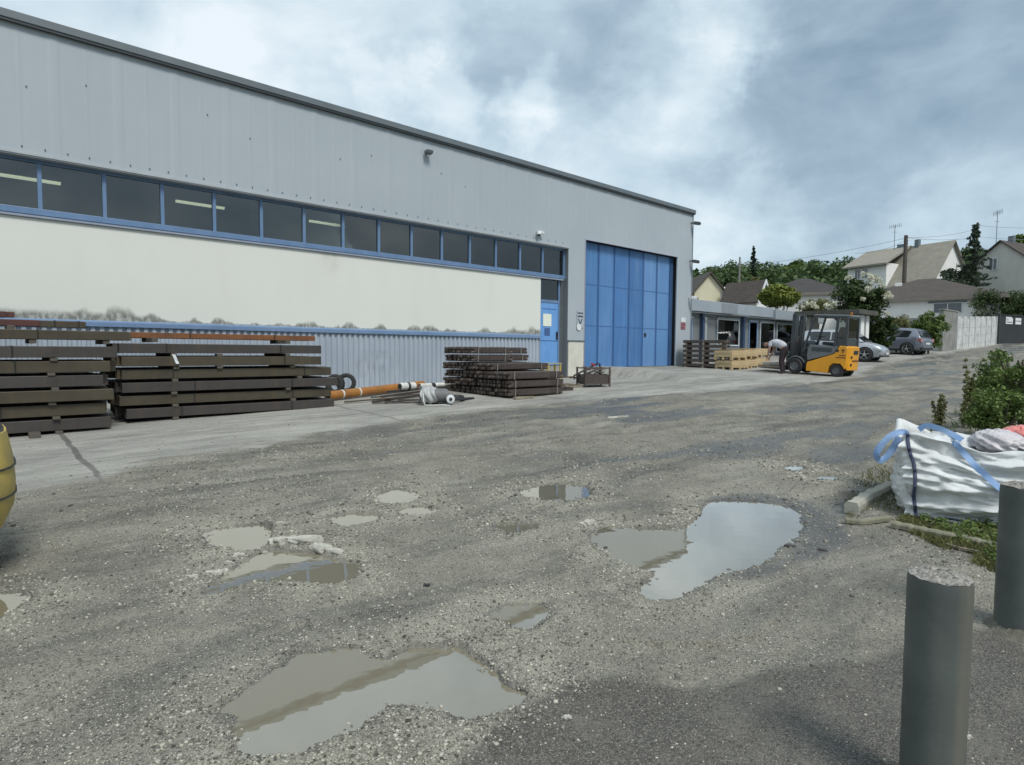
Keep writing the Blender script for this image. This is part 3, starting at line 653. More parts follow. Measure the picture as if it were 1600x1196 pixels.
# strip windows
mull = [1.118+1.0350*i for i in range(-10, 14)]
b = MB(); b.box(S0, 15.66, .13, .27, 4.10, 4.22); b.build('window_sill', M_blue, wh, bevel=.008)
b = MB(); b.box(S0, 15.5, .05, .2, 4.035, 4.075); b.build('sill_flashing', surf('sill_grey', (.30,.34,.42), (.25,.29,.36), .4, 3), wh)
b = MB(); b.box(S0, 15.66, .17, .27, HD-.13, HD-.078); b.build('window_head_frame', M_blue, wh)
prev = S0
for i, x in enumerate(mull+[15.62]):
    f = MB(); f.box(x-.035, x+.035, .165, .265, 4.222, HD-.132); f.build('window_mullion', M_blue, wh, bevel=.005)
    g = MB(); g.box(prev+.035, x-.035, .21, .222, 4.222, HD-.132)
    if x-.035 > prev+.1: g.build('window_pane', M_glass, wh)
    prev = x
# hall interior
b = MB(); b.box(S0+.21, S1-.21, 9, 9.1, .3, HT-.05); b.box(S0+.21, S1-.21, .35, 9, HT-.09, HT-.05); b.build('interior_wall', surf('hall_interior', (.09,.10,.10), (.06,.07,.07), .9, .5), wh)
b = MB(); b.box(5.42, 5.55, .9, 1.05, 3.3, HT-.1); b.box(5.36, 5.60, 1.06, 1.16, 3.3, HT-.1); b.build('interior_column', M_white, wh)
def tubeline(px0, py0, px1, py1, dep):
    a = fac(px0, py0, -dep); c = fac(px1, py1, -dep); z = (a[1]+c[1])/2
    t = MB(); t.box(a[0], c[0], dep, dep+.06, z-.028, z+.028); t.build('ceiling_light_tube', M_tube, wh)
    t = MB(); t.box(a[0]-.02, c[0]+.02, dep-.03, dep+.09, z+.03, z+.08); t.build('light_fitting', M_white, wh)
tubeline(-40, 265, 95, 289, 2.2); tubeline(275, 314, 351, 326, 2.6); tubeline(484, 345, 545, 355, 2.6); tubeline(790, 408, 828, 414, 3.2); tubeline(852, 409, 877, 414, 2.2)
# personnel door
zt = 3.22
b = MB(); b.box(14.44, 14.50, .17, .27, 1.08, 4.10); b.box(15.36, 15.42, .17, .27, 1.08, 4.10); b.box(14.50, 15.36, .17, .27, zt+.02, zt+.12); b.build('door_frame', M_blue, wh, bevel=.004)
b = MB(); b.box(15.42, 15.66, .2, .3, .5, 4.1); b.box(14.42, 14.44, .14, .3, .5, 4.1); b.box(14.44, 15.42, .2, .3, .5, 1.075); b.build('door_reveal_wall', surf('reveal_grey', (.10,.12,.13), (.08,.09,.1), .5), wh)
b = MB(); b.box(14.50, 15.36, .21, .222, zt+.12, 4.10); b.build('transom_window', M_glass, wh)
d = MB(); d.box(14.505, 15.355, .185, .235, 1.1, zt+.015); d = d.build('entrance_door', surf('door_blue', (.16,.36,.70), (.13,.30,.62), .4, 2, streak=.2), wh, bevel=.004)
for q in ((14.505, 15.355, 1.93, 1.955), (14.58, 15.28, 3.02, 3.04)): b = MB(); b.box(q[0], q[1], .180, .1845, q[2], q[3]); b.build('door_seam', surf('blue_dark', (.05,.12,.28), (.04,.10,.24), .5), d)
b = MB(); b.tube([(15.30, .13, 2.2), (15.30, .15, 2.05)], .015); b.box(15.26, 15.33, .155, .182, 2.0, 2.26); b.build('door_handle', M_black, d)
b = MB(); b.box(14.62, 15.02, .172, .180, 2.44, 2.86); b.build('door_notice', M_paper, d)
b = MB(); b.box(14.70, 14.95, .170, .1785, 2.13, 2.38); b.build('door_sign', surf('navy_sign', (.05,.10,.26), (.07,.13,.3), .5, 20), d)
b = MB(); b.box(14.5, 15.36, .05, .28, .5, 1.08); b.build('door_step', M_conc, wh)
# cream pier foot
b = MB(); b.box(15.70, 16.50, -.01, .3, .2, 1.93); b.build('pier_foot', M_pier, wh, bevel=.01)
b = MB(); b.box(15.66, 16.53, -.03, .05, 1.932, 1.978); b.build('pier_trim', M_trim, wh)
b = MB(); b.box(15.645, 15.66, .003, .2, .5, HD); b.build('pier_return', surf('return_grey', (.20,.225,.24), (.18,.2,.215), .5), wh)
# big folding door
zb_ = 1.0; zt_ = 5.55; x0, x1 = 16.60, 22.12; n = 6; w = (x1-x0)/n
dm = [surf('leaf_blue_%d' % i, c, tuple(q*.86 for q in c), .42, 1.0, streak=.25, streakcol=(.24,.38,.58)) for i, c in enumerate([(.085,.215,.46), (.10,.235,.49), (.075,.20,.45), (.065,.18,.41), (.13,.275,.53), (.125,.27,.52)])]
for i in range(n):
    a = x0+i*w
    L_ = MB(); L_.box(a+.015, a+w-.015, .22, .27, zb_, zt_); L_ = L_.build('folding_door_leaf', dm[i], wh, bevel=.006)
    t = MB()
    for z in (zb_+1.52+.0*i, zb_+3.02): t.box(a+.02, a+w-.02, .214, .219, z, z+.03)
    t.box(a+.02, a+.06, .212, .2195, zb_+.02, zt_-.02); t.box(a+w-.06, a+w-.02, .212, .2195, zb_+.02, zt_-.02)
    t.build('leaf_ribs', surf('blue_rib', (.06,.15,.36), (.05,.13,.3), .45, 3), L_)
b = MB(); b.box(x0-.07, x0, .02, .30, zb_-.1, zt_+.05); b.box(x1, x1+.22, .20, .30, zb_-.1, zt_+.05); b.build('folding_door_frame', surf('jamb_blue', (.045,.10,.21), (.035,.08,.17), .45), wh)
b = MB(); b.box(x0-.09, x0-.072, -.025, .2, .9, 5.62); b.box(16.51, 22.36, -.022, .02, 5.56, 5.60); b.build('door_edge_trim', surf('edge_trim_pale', (.42,.43,.52), (.36,.38,.46), .4), wh)
b = MB(); b.box(x0, x1+.22, .1, .27, zt_, zt_+.06); b.box(x0, x1+.22, .28, .3, zb_, zt_+.04); b.build('door_track', M_dark, wh)
b = MB(); b.box(16.55, 22.34, .1, .30, .6, zb_-.012); b.build('door_threshold', M_conc, wh)
b = MB(); b.box(20.4, 20.52, .19, .212, 2.2, 2.34); b.build('folding_door_handle', M_black, wh)

def on_wall(name, s, z, label, cat, group=None): return thing(name, fw(s, 0, z), ROT, label, cat, group)
# things on the wall
t = on_wall('floodlight', 9.75, 7.12, 'small grey floodlight fixed high on the grey cladding under the roof edge', 'floodlight')
b = MB(); b.box(-.03, .03, -.09, 0, -.05, .05); b.build('bracket', M_trim, t)
b = MB(); b.prism([(-.12,-.30),(-.04,-.36),(.07,-.1),(-.02,-.07)][::1] and [(-.25,.03),(-.22,-.05),(-.07,-.07),(-.07,.03)], -.10, .10, 'x'); b.build('lamp_housing', M_panelgrey, t, bevel=.01)
t = on_wall('security_camera', 14.10, 5.46, 'white dome camera on the cladding above the right end of the strip windows', 'security camera')
b = MB(); b.lathe([(.001,.0),(.08,.0),(.085,.05),(.06,.09),(.001,.10)], 16, (0,-.12,-.05)); b.build('dome_housing', M_white, t, smooth=True)
b = MB(); b.bar((0,0,.06), (0,-.12,.05), .05); b.bar((0,-.1,.05),(.2,-.14,.03),.07); b.build('bracket', M_white, t)
b = MB(); b.lathe([(.001,-.06),(.045,-.045),(.062,0)], 16, (0,-.12,-.05)); b.build('camera_lens', M_black, t, smooth=True)
for (s, z, lab) in [(23.3, 7.12, 'dark camera topmost on the building corner just under the roof'), (23.27, 5.50, 'dark floodlight halfway up the building corner'), (23.24, 3.95, 'white camera lowest on the building corner beside the office roof')]:
    t = on_wall('security_camera', s, z, lab, 'security camera')
    mm = M_white if z < 4.5 else M_cabgrey
    b = MB(); b.bar((0,0,0), (.05,-.18,-.02), .05); b.build('bracket', mm, t)
    b = MB(); b.obox((.06,-.26,-.04), (.13,.26,.13), (.2,0,.4)); b.build('camera_housing', mm, t, bevel=.015)
    b = MB(); b.lathe([(.045,0),(.045,.012)], 14, (.10,-.40,-.07), 'y'); b.build('camera_lens', M_black, t)
t = on_wall('site_sign', 16.28, 2.95, 'small pale sign with dark bars and a white disc on the grey pier', 'sign')
b = MB(); b.box(-.17, .17, -.022, -.012, -.52, .08); b.build('sign_plate', surf('sign_pale', (.42,.46,.52), (.38,.42,.47), .4), t)
b = MB(); b.box(-.14, .15, -.026, -.0225, -.03, .02); b.box(-.14, .15, -.026, -.0225, -.15, -.09)
b.prism([(-.12,-.2),(-.07,-.2),(.0,-.34),(.08,-.2),(.13,-.2),(.03,-.40),(-.03,-.40)], -.026, -.0225, 'y'); b.build('sign_lettering', surf('sign_ink', (.06,.08,.1), (.08,.1,.12), .5), t)
b = MB(); b.lathe([(.001,0),(.12,0),(.12,.006),(.001,.006)], 24, (-.07,-.036,-.50), 'y'); b.build('sign_disc', M_white, t)
t = on_wall('warning_sign', 22.86, 2.86, 'small white and red sign on the cladding right of the blue folding door', 'sign')
b = MB(); b.box(-.17, .17, -.02, -.012, 0, .2); b.build('upper_plate', M_white, t)
b = MB(); b.box(-.17, .17, -.02, -.012, -.30, -.01); b.build('lower_plate', surf('sign_red', (.34,.10,.13), (.30,.12,.12), .5, 9), t)
b = MB(); b.box(-.13, .02, -.024, -.0205, -.26, -.20); b.box(-.1, .1, -.024, -.0205, -.12, -.06); b.build('sign_lettering', surf('sign_ink2', (.08,.06,.07), (.1,.08,.09), .5), t)

# ------------------------------------------------------------------ office annex
of = thing('office_building', fw(0, -.5, 0), ROT, 'low flat roofed grey office annex with pale fascia beyond the warehouse', 'building')
M_off = surf('office_grey', (.19,.205,.215), (.165,.18,.19), .55, 1, streak=.2)
M_fas = surf('pale_fascia', (.34,.38,.415), (.28,.32,.355), .45, 1.2, streak=.35, streakcol=(.28,.30,.33))
M_glass2 = glassm('office_glass', (.55,.65,.7), 1.7)
ribbed(23.5, 37.6, .0, .7, 3.42, .3, .012).build('office_wall', M_off, of)
b = MB(); b.box(23.47, 37.6, .06, 9, .7, 3.44); b.build('office_core', M_off, of)
b = MB(); b.box(23.47, 31.7, -.30, .3, 3.42, 3.93); b.box(31.72, 38.0, -.42, .3, 3.36, 3.86); b.build('fascia', M_fas, of, bevel=.015)
b = MB(); b.box(26.4, 27.9, -.308, -.3015, 3.44, 3.9); b.build('fascia_panel', surf('fascia_dark', (.26,.28,.30), (.22,.24,.26), .45), of)
b = MB(); b.box(23.5, 38, .3, 9, 3.45, 3.75); b.build('flat_roof', surf('roof_felt', (.16,.16,.16), (.12,.12,.12), .8), of)
b = MB(); b.box(26.3, 27.9, -.9, -.302, 3.30, 3.36); b.box(23.47, 38, -.42, -.31, 3.33, 3.357); b.build('soffit', M_off, of)
def owin(x0, x1, z0, z1, door=False, lab=None):
    f = MB(); w = .06
    f.box(x0, x0+w, -.05, -.013, z0, z1); f.box(x1-w, x1, -.05, -.013, z0, z1); f.box(x0+w, x1-w, -.05, -.013, z1-w, z1); f.box(x0+w, x1-w, -.05, -.013, z0, z0+w)
    f = f.build('office_door' if door else 'office_window', surf('frame_white', (.6,.66,.7), (.5,.56,.6), .4) if not door else M_bluelt, of)
    p = MB(); p.box(x0+w, x1-w, -.034, -.022, z0+w, z1-w); p.build('pane', M_glass2, f)
    p = MB(); p.box(x0+w, x1-w, -.0215, -.013, z0+w, z1-w); p.build('blind', surf('blind_bluegrey', (.07,.11,.15), (.10,.15,.20), .7, 2), f)
    p = MB(); p.box(x0-.02, x1+.02, -.09, -.013, z1, z1+.06); p.build('shutter_rail', M_fas, f)
owin(23.75, 24.35, 1.15, 3.12, True); owin(26.5, 28.6, 1.9, 3.2); owin(29.6, 30.5, 1.4, 3.18, True); owin(30.8, 32.4, 1.5, 3.2); owin(32.7, 34.6, 1.6, 3.2); owin(35.2, 36.8, 1.6, 3.2)
for q in (25.0, 28.77): b = MB(); b.box(q, q+.17, -.18, -.013, 1.0, 3.35); b.build('blue_post', surf('post_navy', (.03,.06,.12), (.04,.07,.13), .5), of)
b = MB(); b.box(25.3, 25.5, -.1, -.013, 1.0, 3.2); b.build('pale_post', surf('post_grey', (.35,.37,.37), (.3,.32,.32), .5), of)

# ------------------------------------------------------------------ steel stock
def bundle(name, s0, s1, offn, z, h, n, m, label, group, ends=None, tw=None, bow=0):
    """n square tubes side by side; front face at offset offn, going back towards the wall; local x along"""
    p = fw(s0, offn); t = thing(name, (p[0], p[1], z), ROT+random.uniform(-.006, .006), label, 'steel bundle', group)
    b = MB(); tw = tw or h; y = 0
    for i in range(n):
        e0 = random.uniform(-.08, .05); e1 = random.uniform(-.09, .06); L = s1-s0; dz = random.uniform(-.002, .002)
        # hollow square tube
        a = tw/2-.003; hh = h/2; wl = .012; cy = y+tw/2
        xs0, xs1 = e0, L+e1
        for sx in (xs0, xs1): pass
        o_ = [(-a,-hh),(a,-hh),(a,hh),(-a,hh)]; i_ = [(-a+wl,-hh+wl),(a-wl,-hh+wl),(a-wl,hh-wl),(-a+wl,hh-wl)]
        vs = [(x, cy+q[0], hh+q[1]+dz) for x in (xs0, xs1) for q in o_+i_]
        fs = []
        for k in range(4):
            k2 = (k+1) % 4
            fs += [(k, k2, 8+k2, 8+k), (4+k, 12+k, 12+k2, 4+k2), (k, 4+k, 4+k2, k2), (8+k, 8+k2, 12+k2, 12+k)]
        b.add(vs, fs); y += tw
    b.build('tube_row', m, t, bevel=.006, seg=2)
    # binding wires
    w = MB()
    for x in ([.25*(s1-s0), .78*(s1-s0)]):
        x += random.uniform(-.2, .2); w.box(x, x+.018, -.005, y+.002, -.003, .0); w.box(x, x+.018, -.006, -.003, -.003, h+.004); w.box(x, x+.018, -.005, y, h+.002, h+.005)
    w.build('binding_strip', surf('binding_dark', (.03,.03,.03), (.05,.045,.04), .4, metal=.5), t)
    return t
ordn = ['lowest', 'second', 'third', 'fourth', 'fifth', 'topmost']
M_spacer = surf('dark_spacer_wood', (.13,.115,.09), (.07,.06,.05), .85, 8, island=.25)
def spacer(s, off0, off1, z, h, label, m=None, w=.09, grp='timber spacers between the steel layers'):
    p = fw(s, off0); o = MB(); o.box(-w/2, w/2, .0, off0-off1, 0, h); o = o.build('timber_spacer', m or M_spacer, None, bevel=.006, loc=(p[0], p[1], z), rz=ROT); tag(o, label, 'spacer', grp)
# stack one, at the left edge
zg = .31; lay = [M_steelA, M_steelB, M_rustless if False else M_steelB, M_steelA, M_steelB, M_steelA]
zc_ = zg+.06
for i in range(6):
    lab = '%s layer of dark square steel tubes in the stack cut by the left edge' % ordn[i].capitalize()
    bundle('steel_bundle', -4.2, 1.66+random.uniform(-.06, .05), 3.52+random.uniform(-.045, .045), zc_, .166, 9, lay[i], lab.lower(), 'steel tube layers of the left stack')
    zb2 = zc_-.049
    for s_ in (-2.6, .92 if i else 1.0): spacer(s_+random.uniform(-.03, .03), 3.53, 2.2, zb2, .046, 'timber spacer under the %s layer of the left stack, %s end' % (ordn[i], 'right' if s_ > 0 else 'far left'))
    zc_ += .166+.049
# stack two
zg = .37; zc_ = zg+.06; mats2 = [M_steelA, M_steelB, M_steelA, M_steelB, M_steelB, M_steelA]
ends = [5.55, 5.5, 5.6, 5.55, 5.25, 5.22]
for i in range(6):
    bundle('steel_bundle', 1.86+random.uniform(-.05, .05), ends[i], 3.03+random.uniform(-.045, .045), zc_, .160, 10, mats2[i], '%s layer of dark square steel tubes in the long middle stack' % ordn[i], 'steel tube layers of the middle stack')
    for s_ in (2.62, 4.78-.1*(i % 3)):
        spacer(s_+random.uniform(-.05, .05), 3.04, 1.9, zc_-.053, .050, 'timber spacer under the %s layer of the middle stack, %s end' % (ordn[i], 'left' if s_ < 3 else 'right'))
    if i in (3, 4): spacer(3.35, 3.055, 2.9, zc_+.162, .048, 'short timber spacer on the %s layer in the centre of the middle stack' % ordn[i])
    zc_ += .160+.056
# on top
bundle('steel_bundle', -4.2, 2.10, 2.75, 1.72, .145, 6, M_steelB, 'loose row of dark tubes lying on top of the left stack', 'tube rows on top of the stacks')
bundle('steel_bundle', 2.16, 5.42, 2.30, 1.77, .10, 5, M_rust, 'row of rusty orange tubes lying on top of the middle stack', 'tube rows on top of the stacks')
bundle('steel_bundle', .92, 1.50, 2.22, 1.925, .105, 4, M_steelB, 'short dark tubes above the left stack ending where the blue flashing shows', 'tube rows on top of the stacks')
bundle('steel_bundle', -4.2, .86, 2.25, 1.93, .10, 4, M_rustred, 'row of red oxide tubes above the left stack, below the very top row', 'tube rows on top of the stacks')
bundle('steel_bundle', -4.2, .55, 2.25, 2.06, .09, 3, M_rustred, 'very top row of red oxide tubes over the left stack', 'tube rows on top of the stacks')
for (s_, z, h, lb) in [(.75, 1.655, .065, 'under the loose dark row on the left stack'), (1.7, 1.655, .065, 'under the right end of the loose dark row'), (2.4, 1.70, .07, 'under the left end of the rusty row'), (4.7, 1.70, .07, 'under the right end of the rusty row'), (.5, 1.83, .095, 'under the red oxide row')]:
    spacer(s_, 2.75, 1.9, z, h, 'timber block ' + lb)
spacer(.68, 3.72, 3.45, .31, .07, 'grey timber block lying on the slab in front of the left stack', w=.13, grp='loose timber blocks')
o = MB(); o.grid([[(x, -.002-.01*math.sin(q*3), z) for x in (-.04+.02*q, .01+.02*q)] for q, z in enumerate((0, -.05, -.11, -.16))])
p = fw(2.62, 3.07); o = o.build('paper_tag', M_white, None, loc=(p[0], p[1], 1.49), rz=ROT); tag(o, 'torn white tag hanging from the second layer of the middle stack', 'tag')
md = o.modifiers.new('s', 'SOLIDIFY'); md.thickness = .004

# stack three: bundles of bars with their ends to the camera
def rodbundle(s0, L, off, z, label, wd=.60, h=.165, rows=2, cols=6):
    p = fw(s0, off); t = thing('bar_bundle', (p[0], p[1], z), ROT, label, 'steel bundle', 'bar bundles of the short stack')
    b = MB(); cw = wd/cols; ch = h/rows
    for r in range(rows):
        for c in range(cols):
            e = random.uniform(-.03, .03); y = cw*(c+.5); zz = ch*(r+.5); rad = min(cw, ch)*.5
            b.tube([(e, y, zz), (e+.004, y, zz)], [rad*.55, rad*.96], 8); b.tube([(e+.004, y, zz), (L+random.uniform(-.03, .03), y, zz)], rad*.96, 8)
    b.box(.05, L-.05, .01, wd-.01, .03, h-.03)
    b.build('bars', M_steelC, t, smooth=False)
    w = MB()
    for x in (.16, L-.25): w.box(x, x+.03, -.008, -.002, -.002, h+.006); w.box(x, x+.03, -.006, wd+.006, h, h+.006)
    w.build('binding_strip', surf('binding_pale', (.26,.25,.23), (.18,.17,.15), .5, metal=.3), t)
    return t
colname = ['nearest the camera', 'second from the camera', 'third from the camera', 'against the wall']
z3 = .50
for c, (off, nr, L) in enumerate([(4.28, 3, 1.72), (3.64, 4, 1.8), (3.00, 6, 1.35), (2.36, 6, 2.3)]):
    g = bz(*fw(9.2, off-.3)[:2])
    for r in range(nr):
        z = z3+.05+r*.193
        l2 = L*(1.04 if r < 4 or c > 2 else .95) if not (c == 2 and r < 4) else 1.8
        rodbundle(9.14+random.uniform(-.05, .05), l2, off, z, '%s bundle of brown steel bars in the short stack, column %s' % (ordn[r] if r < nr-1 else 'top', colname[c]))
for c, off in enumerate((4.3, 3.6, 2.95, 2.3)):
    for s_ in (9.45, 10.6): spacer(s_, off, off-.6, .46, .085, '%s timber bearer under the short bar stack, %s column from the camera' % ('left' if s_ < 10 else 'right', ['first', 'second', 'third', 'fourth'][c]), grp='bearers under the bar stack')
o = MB(); o.obox((0,0,.03), (.55,.09,.05), (0,0,0)); p = G(9.45, 4.45); o = o.build('timber_spacer', M_wood, None, loc=p, rz=ROT-.1); tag(o, 'grey plank poking out at the foot of the short bar stack', 'spacer', 'loose timber blocks')
# stack four beside the folding door
pL = so(gp(1062, 573)); pR = so(gp(1133, 577))
a4 = gp(1066, 573.5); b4 = gp(1131, 577); d4 = b4-a4; L4 = float(np.hypot(d4[0], d4[1])); r4 = math.atan2(d4[1], d4[0]); g4 = float(min(bz(a4[0], a4[1]), bz(b4[0], b4[1])))
sc4 = 0.172
for i in range(6):
    z = g4+.08+i*(.95*1.10/6+.02)
    t = thing('steel_bundle', (a4[0], a4[1], z), r4, '%s layer of brown steel sections in the stack right of the blue folding door' % ordn[i], 'steel bundle', 'layers of the stack by the folding door')
    b = MB()
    for k in range(5): b.box(random.uniform(-.03, .02), L4+random.uniform(-.03, .04), .01+k*.14, .135+k*.14, 0, .115)
    b.build('tube_row', M_steelC, t, bevel=.01)
    b = MB(); b.box(L4*.47, L4*.47+.09, -.01, .7, -.075, -.002); b.box(.08, .16, .0, .7, -.075, -.002); b.box(L4-.2, L4-.12, .0, .7, -.075, -.002); b.build('bearer', M_wood, t)
    b = MB(); b.box(L4*.5-.015, L4*.5+.015, -.018, -.006, -.02, .125); b.build('binding_strip', surf('binding_pale'+'', (.2,.2,.2)), t)

# ------------------------------------------------------------------ tyres, pipes and scrap in front of the plinth
def tyre(loc, rz, tilt, label, R=.27, w=.17):
    t = thing('tyre', loc, 0, label, 'tyre', 'old tyres by the corrugated wall'); t.rotation_euler = (tilt, 0, rz)
    pr = [(R*.60, -w*.30), (R*.66, -w*.46), (R*.86, -w*.5), (R*.97, -w*.38), (R, -w*.15), (R, w*.15), (R*.97, w*.38), (R*.86, w*.5), (R*.66, w*.46), (R*.60, w*.30), (R*.64, 0)]
    b = MB(); b.lathe(pr+[pr[0]], 40, (0,0,R), 'y', caps=False); b.build('tyre_casing', M_rubber, t, smooth=True)
    b = MB()
    for k in range(40):
        a = 2*math.pi*k/40; b.obox(((R+.002)*math.sin(a), (w*.18)*(1 if k % 2 else -1), R+(R+.002)*math.cos(a)), (.022, w*.34, .014), (0, a, 0))
    b.build('tread_blocks', M_rubber, t)
p = G(6.98, .62); tyre((p[0], p[1], p[2]-.01), ROT-.62, -.12, 'worn black tyre standing nearest the orange pipe against the corrugated wall', .235, .16)
p = G(6.62, .75); tyre((p[0], p[1], p[2]-.01), ROT-.95, -.08, 'worn black tyre half hidden behind the middle steel stack end', .235, .16)
# orange pipes
pa = np.array(G(5.75, 2.20, .125)); pb = np.array(G(8.85, 1.20, .125))
t = thing('orange_pipe', tuple(pa), 0, 'thick orange coated pipe lying on the slab beside the tyres', 'pipe', 'orange pipes')
d_ = pb-pa; b = MB(); b.tube([(0,0,0), tuple(d_)], .098, 24, caps=False); b.tube([(0,0,0), tuple(d_)], .088, 24, caps=False)
u = d_/np.linalg.norm(d_)
b.build('pipe_wall', M_orange, t, smooth='all')
b = MB(); b.tube([tuple(u*.02), tuple(d_-u*.02)], .087, 16); b.build('pipe_bore', M_dark, t)
for q in (.12, .28, .86):
    w = MB(); c = d_*q; w.tube([tuple(c), tuple(c+u*.045)], .1015, 20); w.build('strap', M_strap, t, smooth=True)
pa2 = np.array(G(7.9, 1.35, .32)); pb2 = np.array(G(9.0, 1.0, .30))
pa2 = np.array(G(7.3, 1.42, .07)); pb2 = np.array(G(9.1, .78, .09))
o = MB(); o.tube([tuple(pa2), tuple(pb2)], .07, 16); o = o.build('orange_pipe', surf('ochre_pipe', (.34,.22,.05), (.25,.15,.05), .5, 3), None, smooth=True); tag(o, 'thinner ochre pipe lying behind the thick orange one', 'pipe', 'orange pipes')
# dark profiles lying around
rods = [((6.4, 3.0, .03), (8.8, 2.35, .03), .035), ((6.55, 3.25, .03), (7.9, 3.35, .03), .03), ((6.7, 2.85, .10), (9.0, 2.15, .10), .045), ((6.5, 2.75, .09), (8.2, 2.9, .09), .028), ((7.0, 2.6, .17), (8.9, 2.25, .16), .04), ((6.3, 3.15, .02), (7.3, 3.75, .02), .022), ((6.9, 3.2, .05), (8.1, 3.7, .03), .025), ((5.9, 2.7, .03), (7.2, 3.05, .08), .03)]
rl = ['long brown angle bar nearest the orange pipe', 'short black rod lying nearest the camera in front of the pipe', 'dark steel channel resting across the rod pile', 'thin black rod in the middle of the scrap pile', 'upper dark channel under the wrapped rolls', 'thin rusty rod pointing to the camera at the left', 'thin black rod running towards the grey wrapped roll', 'short olive rod touching the middle steel stack']
for (a, c, w), lb in zip(rods, rl):
    A1 = G(a[0], a[1], a[2]); C1 = G(c[0], c[1], c[2]); o = MB(); o.bar(A1, C1, w*1.6, w); o = o.build('steel_offcut', M_steelC if 'brown' in lb or 'rusty' in lb else (M_steelB if 'olive' in lb else M_steelA), None, bevel=.004); tag(o, lb, 'steel offcut', 'steel offcuts in front of the pipe')
# two wrapped rolls
for (s_, of_, lb, zz) in [(7.35, 2.55, 'short white wrapped roll with black ends lying on the scrap bars', .26), (7.95, 2.45, 'long thin white wrapped roll behind the short one', .24)]:
    p = G(s_, of_, zz); t = thing('wrapped_roll', p, ROT+.1, lb, 'roll', 'wrapped rolls on the scrap bars')
    Lr, rr_ = (.42, .085) if s_ < 7.5 else (.75, .05)
    b = MB(); pr = [(rr_*.2, 0), (rr_*.92, 0), (rr_, .02)]+[(rr_*(1+.05*math.sin(k*2.1)), .02+(Lr-.04)*k/10) for k in range(1, 10)]+[(rr_, Lr-.02), (rr_*.92, Lr), (rr_*.2, Lr)]
    b.lathe(pr, 18, (0,0,0), 'x'); b.build('wrapping', M_strap, t, smooth=True)
    b = MB(); b.lathe([(rr_*.75, -.02), (rr_*.75, Lr+.02)], 16, (0,0,0), 'x'); b.lathe([(rr_*1.07, Lr*.45), (rr_*1.07, Lr*.6)], 16, (0,0,0), 'x'); b.build('core', M_black, t)
# grey motor drum with sheet
pm = G(7.35, 4.0)
t = thing('covered_drum', pm, ROT-.5, 'grey drum half covered by a pale plastic sheet with a white cap, on the slab', 'drum')
b = MB(); b.lathe([(.001,-.30),(.12,-.30),(.165,-.27),(.175,-.15),(.17,.02),(.15,.05),(.15,.2),(.11,.26),(.05,.27),(.05,.36),(.001,.37)], 26, (0,0,.18), 'x'); b.build('drum_body', surf('drum_grey', (.16,.165,.165), (.09,.09,.09), .55, 5), t, smooth=True)
P = []
for i in range(14):
    x = -.34+.30*i/13; row = []
    for j in range(17):
        a = math.pi*(1.30-1.55*j/16); r = .195+.03*math.sin(i*.9+j*.8)+.016*math.sin(j*2.3+i*1.7); row.append((x+.03*math.sin(j*1.1), r*math.cos(a)*1.15, max(.012, .18+r*math.sin(a))))
    P.append(row)
b = MB(); b.grid(P); o = b.build('plastic_sheet', surf('dirty_sheet', (.50,.51,.50), (.33,.34,.34), .45, 6), t, smooth='all', subd=1); md = o.modifiers.new('s', 'SOLIDIFY'); md.thickness = .006
b = MB(); b.lathe([(.001,0),(.05,.0),(.085,.01),(.09,.05),(.08,.13),(.001,.13)], 24, (.27,-.24,.12), 'y'); b.build('white_cap', M_white, t, smooth=True)
b = MB(); b.lathe([(.001,0),(.035,.0),(.035,.02),(.001,.02)], 16, (.27,-.255,.12), 'y'); b.build('cap_hub', M_black, t)
b = MB(); b.tube([(-.30,-.22,.24), (-.30,-.30,.1), (-.27,-.33,.01), (-.12,-.36,.008), (.1,-.34,.008), (.22,-.42,.008)], .012, 8); b.build('white_cord', M_strap, t, smooth=True)
p = G(7.9, 3.9); t = thing('rubber_hose_coil', p, ROT, 'flat black hose coil on the slab right of the grey drum', 'hose')
b = MB(); b.tube([(.26*math.cos(a)*(1-.02*a), .17*math.sin(a)*(1-.02*a), .035+.012*a/2) for a in np.linspace(0, 14, 70)], .03, 8); b.tube([(.2,0,.05), (.5,.1,.04), (.62,.13,.03)], .032, 8); b.build('hose', M_black, t, smooth=True)

# scrap crate
pc = gp(914, 606); pe = gp(954, 605); rc = math.atan2(pe[1]-pc[1], pe[0]-pc[0])
t = thing('steel_crate', (pc[0], pc[1], bz(pc[0], pc[1])), rc, 'rusty open steel crate full of scrap standing before the folding door', 'crate')
W = float(np.hypot(*(pe-pc)[:2])); Dp = .6; Hh = .56
b = MB()
for x in (.02, W-.02):
    for y in (.02, Dp-.02): b.bar((x, y, 0), (x, y, Hh), .045)
for z in (.1, Hh-.03):
    b.bar((0, .02, z), (W, .02, z), .03); b.bar((0, Dp-.02, z), (W, Dp-.02, z), .03); b.bar((.02, 0, z), (.02, Dp, z), .03); b.bar((W-.02, 0, z), (W-.02, Dp, z), .03)
b.build('crate_frame', M_steelC, t, bevel=.003)
b = MB(); b.box(.04, W-.04, .035, .045, .1, Hh*.62); b.box(.04, W-.04, Dp-.045, Dp-.035, .1, Hh*.62); b.box(.035, .045, .04, Dp-.04, .1, Hh*.62); b.box(W-.045, W-.035, .04, Dp-.04, .1, Hh*.62); b.box(.04, W-.04, .04, Dp-.04, .08, .1); b.build('crate_panels', surf('crate_panel', (.05,.042,.038), (.075,.06,.05), .6, 6), t)
b = MB()
